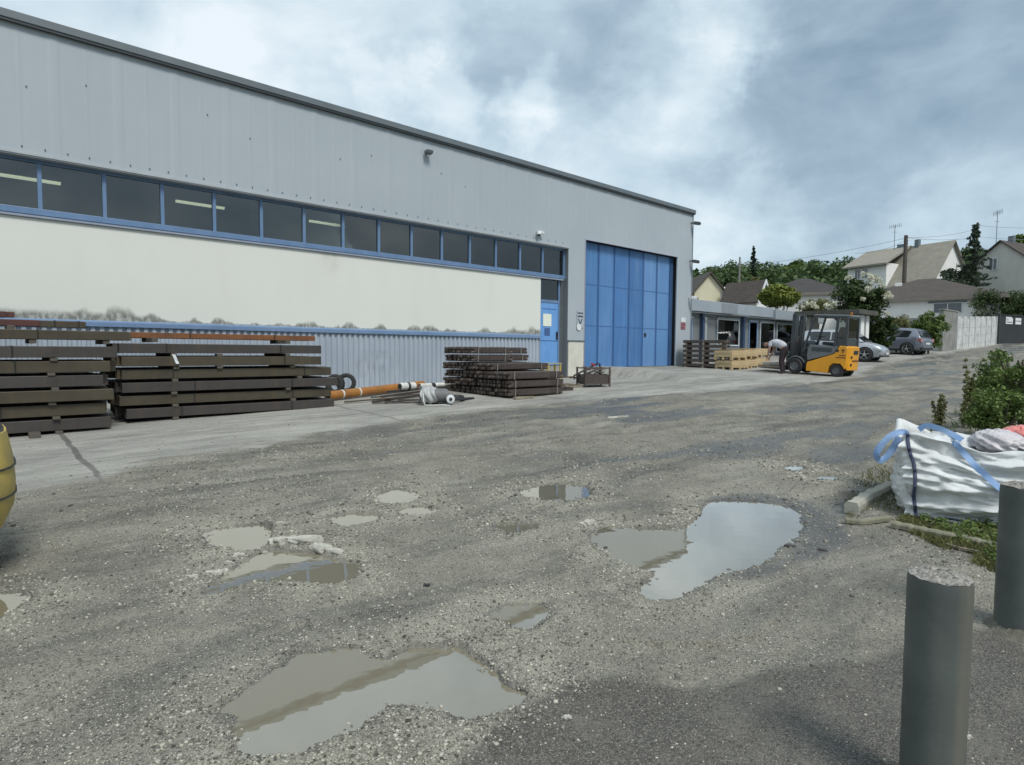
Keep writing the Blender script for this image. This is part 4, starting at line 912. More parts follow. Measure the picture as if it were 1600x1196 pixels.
for k in range(34):
    x, y, z = random.uniform(.1, W-.1), random.uniform(.1, Dp-.1), random.uniform(.3, Hh+.03); a, e = random.uniform(0, 6.28), random.uniform(-.5, .5); l = random.uniform(.1, .22)
    b.bar((x-l*math.cos(a)*math.cos(e), y-l*math.sin(a)*math.cos(e)*.5, z-l*math.sin(e)*.4), (x+l*math.cos(a)*math.cos(e)*.6, y+l*math.sin(a)*math.cos(e)*.5, z+l*math.sin(e)*.4), random.uniform(.015, .05), random.uniform(.01, .04))
sp = b.build('scrap_pieces', surf('scrap_mixed', (.09,.07,.06), (.2,.19,.18), .5, 9, metal=.3, island=.6), t); sp['kind'] = 'stuff'
b = MB(); b.obox((W*.42, .2, Hh+.07), (.13, .05, .05), (0, .3, .4)); b.build('red_offcut', surf('scrap_red', (.4,.04,.04), (.3,.04,.04), .5), t)
# low pallets of scrap between stack and crate
for (s_, of_, L, wd, h, lb, m) in [(11.25, 3.75, .55, .6, .14, 'low dark pallet of steel offcuts right of the short bar stack', M_steelC), (11.75, 3.3, .9, .7, .2, 'wide low pallet with rusty plates in front of the pale pier', M_rust)]:
    p = G(s_, of_); t = thing('scrap_pallet', p, ROT-.15, lb, 'pallet', 'low scrap pallets')
    b = MB()
    for k in range(3): b.box(0, L, k*(wd-.08)/2, k*(wd-.08)/2+.08, 0, .07)
    for k in range(4): b.box(k*(L-.1)/3, k*(L-.1)/3+.1, 0, wd, .072, .095)
    b.build('pallet_base', M_wood if 'wide' in lb else M_steelC, t, bevel=.004)
    b = MB()
    for k in range(9): b.obox((random.uniform(.1, L-.1), random.uniform(.1, wd-.1), .11+h*random.random()), (random.uniform(.15, .4), random.uniform(.03, .12), .03), (random.uniform(-.1,.1), random.uniform(-.1,.1), random.uniform(0, 3)))
    q = b.build('offcuts', surf('offcut_mix', (.16,.10,.05), (.07,.06,.05), .6, 6, island=.5), t, bevel=.003); q['kind'] = 'stuff'
# yellow trestle by the personnel door
p = G(13.2, 1.5); t = thing('yellow_trestle', p, ROT-.3, 'small yellow metal trestle in front of the blue entrance door', 'trestle')
b = MB()
for x in (0, .42):
    for y in (0, .35): b.bar((x, y, 0), (x, y, .52), .045)
b.build('leg_frame', surf('trestle_yellow', (.50,.36,.06), (.4,.3,.08), .5, 4), t, bevel=.004)
b = MB(); b.box(-.3, .46, -.03, .4, .52, .56); b.build('tabletop', surf('trestle_top', (.34,.33,.22), (.25,.25,.2), .6), t, bevel=.004)
p = G(15.2, .75); t = thing('handrail', p, ROT, 'black sloping handrail in front of the cream pier foot', 'handrail')
b = MB(); b.tube([(0,0,.0), (0,0,.12), (1.2,0,.52), (1.32,0,.5), (1.32,0,-.1)], .032, 10); b.bar((.05,0,.05), (1.28,0,.32), .03, .05); b.build('rail_tube', M_black, t, smooth=True)

# ------------------------------------------------------------------ wooden pallet boxes beyond the door
def palletbox(loc, rz, w, d_, label, tilt=0):
    t = thing('wooden_crate', loc, rz, label, 'crate', 'pine crates stacked by the office')
    b = MB(); hh = .36
    for x in (0, w/2-.05, w-.1):
        for y in (0, d_/2-.05, d_-.1): b.box(x, x+.1, y, y+.1, 0, .09)
    b.box(0, w, 0, .1, .092, .112); b.box(0, w, d_-.1, d_, .092, .112); b.box(0, w, d_/2-.05, d_/2+.05, .092, .112)
    b.build('crate_feet', M_pine, t, bevel=.003)
    b = MB()
    for k in range(3):
        z = .116+k*.083; b.box(0, w, 0, .022, z, z+.078); b.box(0, w, d_-.022, d_, z, z+.078); b.box(0, .022, .024, d_-.024, z, z+.078); b.box(w-.022, w, .024, d_-.024, z, z+.078)
    b.build('side_boards', M_pine, t, bevel=.003)
    b = MB()
    for k in range(6): b.box(.01, w-.01, .01+k*(d_-.02)/6, (k+1)*(d_-.02)/6, .365+random.uniform(0,.01), .385)
    o = b.build('lid_boards', M_pine, t, bevel=.003); return t
cr0 = gp(1137, 573); cr1 = gp(1206, 572)
spots = []
for i, (s_, of_) in enumerate([(22.35, 2.55), (23.55, 2.45), (24.75, 2.3)]):
    for k in range(2):
        p = G(s_, of_); lb = ['left', 'middle', 'right'][i]+' pine crate in the '+['bottom', 'top'][k]+' row by the office'
        palletbox((p[0], p[1], p[2]+k*.40), ROT+random.uniform(-.06, .08)-.12, 1.08, .8, lb)

# ------------------------------------------------------------------ forklift
fa = gp(1241.5, 582.5); ra = gp(1306, 589)
fh = R_(129); WB = 1.45; fa = ra+WB*np.array([math.cos(fh), math.sin(fh), 0]); fa[2] = ra[2]+.085
side = np.array([-math.sin(fh), math.cos(fh)])             # truck's left: towards camera
HW = .44
org = ra[:2]-side*HW; gf = .5*(ra[2]+bz(org[0], org[1]))
pitch_f = math.atan2(fa[2]-ra[2], WB)
fk = thing('forklift', (org[0], org[1], ra[2]), fh, 'yellow and dark grey forklift truck with raised cab facing the crates', 'forklift')
fk.rotation_euler = (0, -pitch_f, fh)
def wheel(parent, x, y, R, w, rimm=None, rimr=.55):
    t = MB(); sgn = 1 if y > 0 else -1; pr = [(R*rimr, -w/2), (R*.92, -w/2), (R, -w*.3), (R, w*.3), (R*.92, w/2), (R*rimr, w/2)]
    t.lathe(pr, 30, (x, y, R), 'y', caps=False); o = t.build('wheel', M_rubber, parent, smooth=True)
    r = MB(); r.lathe([(.001, sgn*w*.30), (R*rimr*.35, sgn*w*.34), (R*rimr*.4, sgn*w*.22), (R*rimr*.85, sgn*w*.24), (R*rimr*1.02, sgn*w*.46), (R*rimr*1.02, -sgn*w*.4), (.001, -sgn*w*.4)], 24, (x, y, R), 'y', caps=False); r.build('rim', rimm or M_panelgrey, o, smooth=True)
    return o
for y in (HW, -HW): wheel(fk, WB, y, .27, .22); wheel(fk, 0, y*.90, .22, .19)
bd = MB()
for y0, y1 in ((-.50, .50),):
    bd.prism([(-.29,.30),(-.32,.50),(-.32,1.02),(-.26,1.08),(-.05,1.08),(.12,.78),(1.02,.44),(1.04,.36),(1.04,.12),(.28,.10),(.24,.34),(.12,.46),(-.12,.46),(-.22,.34),(-.25,.28)], y0, y1, 'y')
bd.build('chassis_body', M_yellow, fk, bevel=.03, seg=3)
cw = MB(); cw.prism([(-.29,-.42),(-.36,-.38),(-.40,-.22),(-.40,.22),(-.36,.38),(-.29,.42)], .24, 1.06, 'z'); cw.build('counterweight', M_yellow, fk, bevel=.03, seg=3)
b = MB(); b.box(-.409, -.38, -.24, .24, .55, .60); b.box(-.24, -.12, .501, .506, .92, .96); b.box(-.20, -.16, .501, .506, .84, .92); b.box(-.30, .04, .501, .506, .66, .69); b.box(-.28, -.06, .501, .506, .74, .77); b.build('lettering_plates', surf('red_brown_marks', (.16,.04,.02), (.1,.03,.02), .5), fk)
b = MB(); b.box(-.04, .05, .501, .507, .86, .95); b.box(-.411, -.37, -.17, .17, .80, .93); b.box(-.405, -.35, .24, .32, .40, .48); b.box(-.405, -.35, .24, .32, .66, .74); b.build('tail_light', M_black, fk)
b = MB(); b.prism([(.15,.78),(.02,1.0),(.04,1.06),(.98,1.06),(1.05,1.0),(1.05,.62),(1.02,.50)], -.485, .485, 'y'); b.build('battery_hood', M_panelgrey, fk, bevel=.02)
b = MB(); b.box(.2, .9, .487, .493, .84, .98); b.build('step_panel', M_cabgrey, fk, bevel=.01)
b = MB(); b.box(1.02, 1.50, -.30, .30, .2, .62); b.box(1.1, 1.48, -.38, .38, .35, .5); b.build('front_axle_housing', M_cabgrey, fk, bevel=.02)
b = MB(); b.tube([(WB+.34*math.cos(a), HW, .27+.34*math.sin(a)) for a in np.linspace(.3, 2.7, 12)], .03, 6); b.tube([(WB+.34*math.cos(a), -HW, .27+.34*math.sin(a)) for a in np.linspace(.3, 2.7, 12)], .03, 6); b.build('mudguard', M_panelgrey, fk, smooth=True)
cab = MB()
for y in (.47, -.47):
    cab.bar((.98, y, 1.04), (1.22, y*.96, .82), .05); cab.bar((1.20, y, .80), (.92, y*.94, 2.06), .05, .065)
    cab.bar((.12, y, 1.06), (.10, y*.95, 2.08), .07, .07); cab.bar((-.24, y*.95, 1.06), (-.20, y*.93, 2.08), .07, .09)
    cab.bar((.92, y*.94, 2.07), (-.20, y*.94, 2.07), .06, .06); cab.bar((.98, y*.97, 1.24), (.12, y*.97, 1.24), .025, .035)
    cab.box(-.22, .09, y*.955-.015, y*.955+.015, 1.06, 1.34)
cab.bar((.92,-.44,2.07), (.92,.44,2.07), .06); cab.bar((-.20,-.44,2.07), (-.20,.44,2.07), .06); cab.box(-.25, -.21, -.42, .42, 1.06, 1.34)
cab.build('cab_frame', M_cabgrey, fk, bevel=.006)
b = MB(); b.prism([(-.25,2.10),(-.23,2.15),(.88,2.15),(.98,2.10)], -.47, .47, 'y'); b.build('cab_roof', surf('cab_roof_grey', (.20,.22,.23), (.16,.18,.19), .45), fk, bevel=.02)
b = MB(); b.box(-.19, .07, .440, .446, 1.36, 2.04); b.build('cab_pane', glassm('cab_glass', (.75,.8,.8), 1.5), fk)
b = MB(); b.box(-.232, -.226, -.40, .40, 1.36, 2.02); b.build('rear_pane', glassm('cab_rear_glass', (.75,.8,.8), 1.5), fk)
b = MB(); b.prism([(.18,1.06),(.14,1.16),(.66,1.20),(.68,1.08)], -.24, .24, 'y'); b.prism([(.14,1.16),(.02,1.72),(.12,1.74),(.26,1.20)], -.22, .22, 'y'); b.build('driver_seat', M_black, fk, bevel=.04, seg=3)
b = MB(); b.bar((1.1,0,.8), (.84,0,1.36), .06); b.lathe([(.16,-.012),(.175,0),(.16,.012),(.145,0),(.16,-.012)], 24, (.84,0,1.37), 'z', caps=False); b.build('steering_wheel', M_black, fk, smooth=True)
b = MB(); b.prism([(1.0,.6),(1.0,1.05),(1.22,1.22),(1.30,1.1),(1.32,.6)], -.37, .37, 'y'); b.build('dashboard', M_black, fk, bevel=.03)
b = MB()
for y in (.33, -.33, .22, -.22): b.bar((WB+.22, y, .10), (WB+.22, y, 2.16), .08, .15)
b.bar((WB+.22,-.40,2.12), (WB+.22,.40,2.12), .09, .08); b.bar((WB+.22,-.36,1.3), (WB+.22,.36,1.3), .05, .1); b.bar((WB+.22,-.36,.45), (WB+.22,.36,.45), .05, .1)
b.build('mast', M_cabgrey, fk, bevel=.006)
b = MB(); b.tube([(WB+.20,.13,.2), (WB+.20,.13,1.95)], .04, 12); b.tube([(WB+.20,-.13,.2), (WB+.20,-.13,1.95)], .04, 12); b.build('lift_cylinder', surf('cylinder_grey', (.10,.105,.11), (.07,.075,.08), .35, metal=.5), fk, smooth=True)
b = MB(); b.bar((WB+.33,-.48,.16), (WB+.33,.48,.16), .05, .09); b.bar((WB+.33,-.48,.5), (WB+.33,.48,.5), .05, .09)
for y in np.linspace(-.46, .46, 6): b.bar((WB+.33, y, .12), (WB+.33, y, 1.1), .03, .03)
b.bar((WB+.33,-.48,1.1), (WB+.33,.48,1.1), .04, .04); b.build('fork_carriage', M_cabgrey, fk, bevel=.004)
for y in (.26, -.26):
    b = MB(); b.prism([(WB+.36,.60),(WB+.40,.60),(WB+.41,.13),(WB+1.35,.095),(WB+1.45,.08),(WB+1.45,.07),(WB+.36,.07)], y-.055, y+.055, 'y'); b.build('fork', surf('fork_black', (.04,.04,.042), (.06,.055,.05), .4, metal=.5), fk, bevel=.004)
b = MB(); b.bar((-.30,.40,2.12), (-.30,.40,2.24), .05); b.build('beacon', surf('beacon_orange', (.5,.2,.02), (.4,.15,.02), .3), fk)
# load on the forks
Mf = Matrix.Translation((org[0], org[1], ra[2])) @ Matrix.Rotation(fh, 4, 'Z') @ Matrix.Rotation(-pitch_f, 4, 'Y')
pl = Mf @ Vector((WB+.62, -.62, .13))
t = thing('pallet', pl, fh, 'grey wooden pallet carried on the forks of the yellow forklift', 'pallet')
b = MB()
for y in (0, .38, .76): b.box(0, .95, y, y+.09, 0, .08)
for x in np.linspace(0, .85, 6): b.box(x, x+.1, 0, .85, .082, .105)
b.build('pallet_boards', M_wood, t, bevel=.004)
t2 = thing('sheet_stack', Mf @ Vector((WB+.68, -.56, .238)), fh+.03, 'thin stack of pale sheets lying on the pallet at the fork tips', 'sheet stack')
b = MB()
for k in range(3): b.obox((.40+.01*k, .36, .02+k*.034), (.78, .62, .03), (0, 0, .02*k))
b.build('sheets', surf('pale_sheet', (.58,.57,.50), (.45,.44,.38), .55, 4), t2, bevel=.004)
b = MB(); b.box(.2, .24, .02, .70, .102, .108); b.build('strap', M_black, t2)

# ------------------------------------------------------------------ bending person
def skin_obj(name, verts, edges, radii, m, parent, root=0, lv=2):
    me = bpy.data.meshes.new(name); me.from_pydata(verts, edges, []); me.materials.append(m)
    o = bpy.data.objects.new(name, me); col.objects.link(o); o.parent = parent
    md = o.modifiers.new('skin', 'SKIN'); md.use_smooth_shade = True
    sv = me.skin_vertices[0].data
    for i, r in enumerate(radii): sv[i].radius = r if hasattr(r, '__len__') else (r, r); sv[i].use_root = (i in (root if hasattr(root, '__len__') else (root,)))
    sb = o.modifiers.new('sub', 'SUBSURF'); sb.levels = lv; sb.render_levels = lv
    return o
pp = gp(1221, 584); pt = thing('person', (pp[0], pp[1], bz(pp[0], pp[1])), fh+.05, 'person in a pale grey t-shirt and dark trousers bending over the forklift load', 'person')
M_skin = surf('skin', (.36,.21,.15), (.32,.18,.13), .55, 6)
J = dict(pel=(-.10,0,.93), waist=(.0,0,1.06), chest=(.24,0,1.15), nb=(.42,0,1.14), nk=(.52,0,1.10), hd=(.62,0,1.065), cr=(.70,0,1.02),
 hl=(-.09,.10,.88), kl=(-.02,.13,.48), al=(-.09,.13,.09), tl=(.03,.15,.04), hr=(-.09,-.10,.88), kr=(.05,-.13,.48), ar=(-.02,-.13,.09), tr=(.10,-.15,.04),
 sl=(.36,.17,1.13), el=(.40,.21,.84), wl=(.47,.15,.60), pl=(.50,.14,.54), sr=(.36,-.17,1.13), er=(.42,-.22,.85), wr=(.52,-.16,.62), pr=(.55,-.15,.56))
nm = list(J); ix = {k: i for i, k in enumerate(nm)}
RD = dict(pel=.125, waist=.115, chest=.135, nb=.085, nk=.058, hd=.088, cr=.075, hl=.085, kl=.062, al=.042, tl=.034, hr=.085, kr=.062, ar=.042, tr=.034, sl=.062, el=.043, wl=.028, pl=(.018,.036), sr=.062, er=.043, wr=.028, pr=(.018,.036))
E_ = [('pel','waist'),('waist','chest'),('chest','nb'),('nb','nk'),('nk','hd'),('hd','cr'),('pel','hl'),('hl','kl'),('kl','al'),('al','tl'),('pel','hr'),('hr','kr'),('kr','ar'),('ar','tr'),('nb','sl'),('sl','el'),('el','wl'),('wl','pl'),('nb','sr'),('sr','er'),('er','wr'),('wr','pr')]
V_ = [J[k] for k in nm]; Ed = [(ix[a], ix[b_]) for a, b_ in E_]; Rr_ = [RD[k] for k in nm]; roots = [0]
for sgn, base_ in ((1, J['pl']), (-1, J['pr'])):
    bx, by, bzz = base_
    for k, ln in enumerate((.062, .072, .068, .055)):
        y = by+(k-1.5)*.019; i0 = len(V_); V_ += [(bx, y, bzz-.005), (bx+.012, y, bzz-.03-ln*.35), (bx+.005, y, bzz-.035-ln*.75), (bx-.012, y, bzz-.035-ln)]; Ed += [(i0, i0+1), (i0+1, i0+2), (i0+2, i0+3)]; Rr_ += [.010, .009, .0085, .007]; roots.append(i0)
    i0 = len(V_); yy = by-sgn*.03; V_ += [(bx, by-sgn*.015, bzz+.02), (bx+.012, yy-sgn*.01, bzz-.005), (bx+.018, yy-sgn*.012, bzz-.04)]; Ed += [(i0, i0+1), (i0+1, i0+2)]; Rr_ += [.012, .0105, .0085]; roots.append(i0)
skin_obj('body', V_, Ed, Rr_, M_skin, pt, roots)
K = lambda *ks: [J[k] for k in ks]
skin_obj('t_shirt', K('pel','waist','chest','nb','sl','sr')+[tuple(np.array(J['sl'])*.45+np.array(J['el'])*.55), tuple(np.array(J['sr'])*.45+np.array(J['er'])*.55)], [(0,1),(1,2),(2,3),(3,4),(3,5),(4,6),(5,7)], [.165,.158,.170,.11,.082,.082,.068,.068], surf('shirt_grey', (.50,.51,.56), (.40,.41,.46), .8, 8), pt)
skin_obj('trousers', [(-.07,0,1.0)]+K('pel','hl','kl')+[(-.09,.13,.05)]+K('hr','kr')+[(-.02,-.13,.05)], [(0,1),(1,2),(2,3),(3,4),(1,5),(5,6),(6,7)], [.13,.145,.105,.082,.068,.105,.082,.068], surf('trousers_dark', (.030,.018,.022), (.02,.014,.018), .85, 6), pt, 1)
for sgn, a, tt in ((1, 'al', 'tl'), (-1, 'ar', 'tr')):
    x, y, z = J[a]; skin_obj('shoe', [(x-.05, y, .045), (x+.05, y, .05), (x+.17, y+sgn*.015, .035)], [(0,1),(1,2)], [.045,.05,.036], M_black, pt, 1)
b = MB(); hh = np.array(J['hd'])*.45+np.array(J['cr'])*.55
P = [[tuple(hh+np.array([.02,0,.012])+.108*np.array([math.sin(u)*math.cos(w)*1.0, math.sin(u)*math.sin(w)*.88, math.cos(u)*1.0])) for w in np.linspace(0, 2*math.pi, 17)] for u in np.linspace(0, 1.9, 9)]
b.grid(P); o = b.build('hair', surf('hair_dark', (.012,.010,.009), (.02,.016,.014), .6, 12), pt, smooth='all'); o.location = (0, 0, 0)
for sgn in (1, -1):
    b = MB(); c_ = (J['hd'][0]+.02, sgn*.088, J['hd'][2]-.02); b.lathe([(.001,-.006),(.02,-.005),(.026,.002),(.001,.006)], 12, c_, 'y'); b.build('ear', M_skin, pt, smooth=True)
b = MB(); b.prism([(.60,.975),(.63,.955),(.60,.94)], -.014, .014, 'y'); b.build('nose', M_skin, pt, bevel=.004)

# ------------------------------------------------------------------ cars
def car(loc, rz, label, paint, L=3.95, W=1.70, H=1.48, darkroof=False):
    """x forward, origin at the middle of the ground rectangle"""
    t = thing('parked_car', loc, rz, label, 'car', 'cars parked beyond the forklift')
    h = L/2
    # station: x, z_low, z_shoulder, half width low, half width shoulder
    st = [(-h, .42,.78,.60), (-h+.06,.30,.95,.74), (-h+.30,.22,1.00,.81), (-h+.75,.20,1.00,.845), (-.6,.18,.98,.85), (0,.18,.955,.85), (.55,.18,.94,.845), (h-1.05,.19,.93,.835), (h-.65,.20,.86,.82), (h-.28,.22,.76,.77), (h-.07,.26,.64,.66), (h,.36,.54,.50)]
    b = MB(); P = []
    for (x, zl, zs, w) in st:
        w *= W/1.70; zs_ = zs*H/1.48
        P.append([(x, -w*.90, zl), (x, -w, zl+.12), (x, -w*1.0, zl+(zs_-zl)*.6), (x, -w*.965, zs_-.05), (x, -w*.90, zs_), (x, -w*.45, zs_+.035), (x, 0, zs_+.045), (x, w*.45, zs_+.035), (x, w*.90, zs_), (x, w*.965, zs_-.05), (x, w, zl+(zs_-zl)*.6), (x, w, zl+.12), (x, w*.90, zl), (x, 0, zl-.02), (x, -w*.90, zl)])
    b.grid(P); n = len(P[0]); b.add(P[0][:-1], [tuple(range(n-1))]); b.add(P[-1][:-1], [tuple(range(n-1))])
    b.build('car_body', paint, t, smooth='all', subd=1)
    # greenhouse
    gl = [(-h+.10,.95,.955), (-h+.42,H-.10,.62*1), (-h+.95,H-.01,.60), (-.1,H,.60), (.35,H-.05,.58), (1.02,.99,.70)]
    gr = MB(); P = []
    zb = .93*H/1.48
    prof = [(-h+.12, zb+.02), (-h+.34, H-.12), (-h+.62, H-.025), (-.5, H), (.15, H-.015), (.48, H-.09), (1.10, zb+.01)]
    for (x, z) in prof:
        f = (z-zb)/(H-zb); w = W/2*(.94-.20*f)
        P.append([(x, -W/2*.93, zb-.02 if f > .2 else z-.03), (x, -w, z-.05*f), (x, -w*.8, z), (x, 0, z+.02), (x, w*.8, z), (x, w, z-.05*f), (x, W/2*.93, zb-.02 if f > .2 else z-.03)])
    gr.grid(P); gr.build('car_roof', paint, t, smooth='all')
    gm = surf('car_glass', (.02,.024,.028), (.03,.034,.04), .06, 1, spec=.8)
    zt = H-.13
    for sgn in (1, -1):
        def yy(z): return sgn*(W/2*(.945-.20*(z-zb)/(H-zb))+.012)
        def q(pts, nm): 
            w_ = MB(); w_.add([(x, yy(z), z) for x, z in pts]+[(x, yy(z)-sgn*.02, z) for x, z in pts], [tuple(range(len(pts))), tuple(range(2*len(pts)-1, len(pts)-1, -1))]+[(i, (i+1) % len(pts), len(pts)+(i+1) % len(pts), len(pts)+i) for i in range(len(pts))]); return w_.build(nm, gm, t)
        q([(-.30,zb+.04),(-.30,zt),(.22,zt-.01),(.46,zt-.08),(.92,zb+.04)], 'front_side_window')
        q([(-h+.72,zb+.05),(-h+.60,zt-.04),(-h+.85,zt),(-.38,zt),(-.38,zb+.04)], 'rear_side_window')
        m_ = MB(); m_.obox((.78, sgn*(W/2+.07), zb+.07), (.10,.16,.11), (0,0,0)); m_.build('wing_mirror', paint, t, bevel=.03, seg=3)
        m_ = MB(); m_.box(-.15, -.02, sgn*W/2*1.0-.012, sgn*W/2*1.0+.012, zb-.16, zb-.13); m_.build('door_handle', M_panelgrey, t)
        s_ = MB(); s_.box(-h+.98, h-1.0, sgn*W/2*.985-.02, sgn*W/2*.985+.012, .17, .27); s_.build('sill', M_black, t, bevel=.01)
        hl = MB(); hl.prism([(h-.42,.70),(h-.10,.60),(h-.12,.52),(h-.40,.58)], sgn*W/2*.70-.06, sgn*W/2*.97, 'y'); hl.build('headlight', surf('lamp_clear', (.55,.58,.60), (.45,.48,.5), .1), t, bevel=.015)
        tl = MB(); tl.prism([(-h+.02,.72),(-h+.03,.92),(-h+.28,.90),(-h+.22,.78)], sgn*W/2*.72, sgn*W/2*1.0, 'y'); tl.build('tail_light', surf('lamp_red', (.30,.03,.03), (.5,.3,.3), .15), t, bevel=.015)
        for x in (-h+.72, h-.78):
            a = MB(); a.lathe([(.001,0),(.37,0),(.37,.02),(.001,.02)], 28, (x, sgn*(W/2-.012)-.01, .32), 'y'); a.build('wheel_arch', M_dark, t)
            w_ = wheel(t, x, sgn*(W/2-.06), .315, .19, surf('alloy', (.45,.46,.47), (.38,.39,.4), .3, metal=.6), .68)
            sp_ = MB()
            for k in range(5):
                an = 2*math.pi*k/5; sp_.bar((x, sgn*(W/2+.035), .315), (x+.20*math.sin(an), sgn*(W/2+.02), .315+.20*math.cos(an)), .05, .02)
            sp_.build('rim_spokes', surf('alloy_light', (.55,.56,.57), (.5,.5,.5), .3, metal=.5), w_, bevel=.004)
    ws = MB(); w0 = W/2*.86; w1 = W/2*.72; ws.add([(1.125,-w0,zb+.035),(1.125,w0,zb+.035),(.525,w1,H-.085),(.525,-w1,H-.085)], [(0,1,2,3)]); o = ws.build('windscreen', gm, t); md = o.modifiers.new('s','SOLIDIFY'); md.thickness = .03; md.offset = 0
    rw = MB(); rw.add([(-h+.115,-w0*.92,zb+.08),(-h+.115,w0*.92,zb+.08),(-h+.335,w1,H-.15),(-h+.335,-w1,H-.15)], [(0,3,2,1)]); o = rw.build('rear_window', gm, t); md = o.modifiers.new('s','SOLIDIFY'); md.thickness = .05; md.offset = 0
    g_ = MB(); g_.box(h-.10, h-.004, -.42, .42, .34, .46); g_.box(h-.2, h-.03, -.7, .7, .24, .31); g_.build('grille', M_black, t, bevel=.02)
    p_ = MB(); p_.box(h-.01, h+.012, -.26, .26, .36, .45); p_.box(-h-.012, -h+.04, -.26, .26, .60, .70); p_.build('number_plate', M_white, t)
    b_ = MB(); b_.box(-h-.02, -h+.12, -.70, .70, .30, .42); b_.build('rear_bumper', M_black, t, bevel=.03)
    return t
M_silver = surf('silver_paint', (.44,.47,.50), (.42,.45,.48), .25, 1, metal=.35, spec=.6)
M_greycar = surf('blue_grey_paint', (.22,.24,.29), (.20,.22,.27), .22, 1, metal=.4, spec=.6)
def place_car(px, py, wx, wy, heading, label, paint):
    """wheel centre offset (wx, wy) in car space put on the ground at the pixel"""
    g = gp(px, py); c, s_ = math.cos(heading), math.sin(heading); x = g[0]-(wx*c-wy*s_); y = g[1]-(wx*s_+wy*c)
    t = car((x, y, 0), heading, label, paint); zf = bz(x+c*1.3, y+s_*1.3); zr = bz(x-c*1.3, y-s_*1.3)
    t.location[2] = (zf+zr)/2; t.rotation_euler = (0, -math.atan2(zf-zr, 2.6), heading)
hN = math.atan2(Nv[1], Nv[0])
place_car(1350, 566, 1.975-.78, -.80, hN+.10, 'pale silver hatchback parked right behind the forklift, bonnet towards the road', M_silver)
place_car(1416, 555, -1.975+.72, .80, hN+math.pi-.12, 'blue grey hatchback parked farther back by the shrub, tail towards the road', M_greycar)

# ------------------------------------------------------------------ yellow machine at the left edge
pY = gp(-20, 862)
t = thing('yellow_machine', (-3.92, 3.66, bz(-3.9, 3.66)), ROT+.0, 'scuffed yellow machine with dark upper body cut off by the left edge', 'machine')
b = MB(); P = []
for z, r in [(.16,.42),(.22,.52),(.30,.60),(.45,.66),(.60,.67),(.75,.66),(.92,.63)]:
    P.append([(.70*r/.67*math.copysign(abs(math.cos(a))**.6, math.cos(a)), .62*r/.67*math.copysign(abs(math.sin(a))**.6, math.sin(a)), z) for a in np.linspace(0, 2*math.pi, 33)])
b.grid(P); b.add(P[-1][:-1], [tuple(range(32))]); b.add(P[0][:-1], [tuple(range(32))]); b.build('counterweight', M_dirtpaint, t, smooth=True)
def sq(r, z, n=33): return [(.70*r/.67*math.copysign(abs(math.cos(a))**.6, math.cos(a)), .62*r/.67*math.copysign(abs(math.sin(a))**.6, math.sin(a)), z) for a in np.linspace(0, 2*math.pi, n)]
for z, r in ((.52, .668), (.70, .668)):
    b = MB(); b.tube(sq(r, z), .007, 5, caps=False); b.build('panel_seam', M_black, t)
b = MB(); P = []
for z, r in [(.922,.62),(1.05,.56),(1.2,.52),(1.28,.46)]:
    P.append([(.70*r/.67*math.copysign(abs(math.cos(a))**.6, math.cos(a)), .62*r/.67*math.copysign(abs(math.sin(a))**.6, math.sin(a)), z) for a in np.linspace(0, 2*math.pi, 33)])
b.grid(P); b.add(P[-1][:-1], [tuple(range(32))]); b.build('engine_cover', surf('cover_black', (.02,.02,.026), (.03,.03,.035), .4, 4), t, smooth=True)
for x in (-.35, .3):
    for y in (-.42, .42):
        w_ = MB(); w_.lathe([(.05,-.08),(.2,-.08),(.22,-.04),(.22,.04),(.2,.08),(.05,.08)], 20, (x, y, .22), 'y'); w_.build('wheel', M_rubber, t, smooth=True)

# ------------------------------------------------------------------ bollards
def bollard(px, py, label, r=.093, h=.80):
    g = gp(px, py); t = thing('bollard', (g[0], g[1], bz(g[0], g[1])-.02), 0, label, 'bollard', 'concrete filled steel bollards')
    b = MB(); b.lathe([(r,0),(r,.02)]+[(r+.0006*math.sin(k*1.7), .02+(h-.04)*k/20) for k in range(1, 20)]+[(r,h-.02),(r-.002,h),(r-.007,h+.002),(r-.008,h-.03)], 48, (0,0,0), 'z', caps=False)
    b.build('steel_tube', surf('bollard_paint', (.092,.106,.100), (.050,.058,.056), .5, 2.6, bump=.002, bscale=22, streak=.9, streakcol=(.15,.14,.11), r2=.7), t, smooth=True)
    n = 26; P = []
    for i in range(n+1):
        rr = (r-.003)*i/n; row = []
        for k in range(49):
            a = 2*math.pi*k/48; x, y = rr*math.cos(a), rr*math.sin(a); row.append((x, y, h+.003+.012*(1-(rr/r)**2)+.018*(1-.75*(rr/r)**3)*float(fbm(np.array([x*60+px]), np.array([y*60]), 3, 2)[0])*(1 if k < 48 else 1)))
        row[-1] = row[0]; P.append(row)
    b = MB(); b.grid(P); b.build('concrete_fill', surf('aggregate', (.07,.065,.06), (.40,.38,.34), .8, 75, bump=.004, bscale=130, detail=2), t, smooth='all')
    b = MB(); P = []
    for q in range(7):
        f = q/6; row = []
        for k in range(49):
            a = 2*math.pi*(k % 48)/48; w = 1+.5*float(fbm(np.array([math.cos(a)*2+px]), np.array([math.sin(a)*2]), 3, 8)[0]); rr = r*(1-.02)+f*.085*w; row.append((rr*math.cos(a), rr*math.sin(a), .045*w*(1-f)**1.6+.012+.006*math.sin(k*2.3+q)))
        P.append(row)
    b.grid(P); b.build('dirt_collar', surf('collar_dirt', (.17,.16,.13), (.08,.075,.06), .9, 14, bump=.008, bscale=60), t, smooth='all')
    return t
bollard(1453, 1252, 'dark grey steel bollard in full view, nearest the camera')
bollard(1591, 985, 'dark grey steel bollard cut by the right edge in front of the white bag', r=.108)
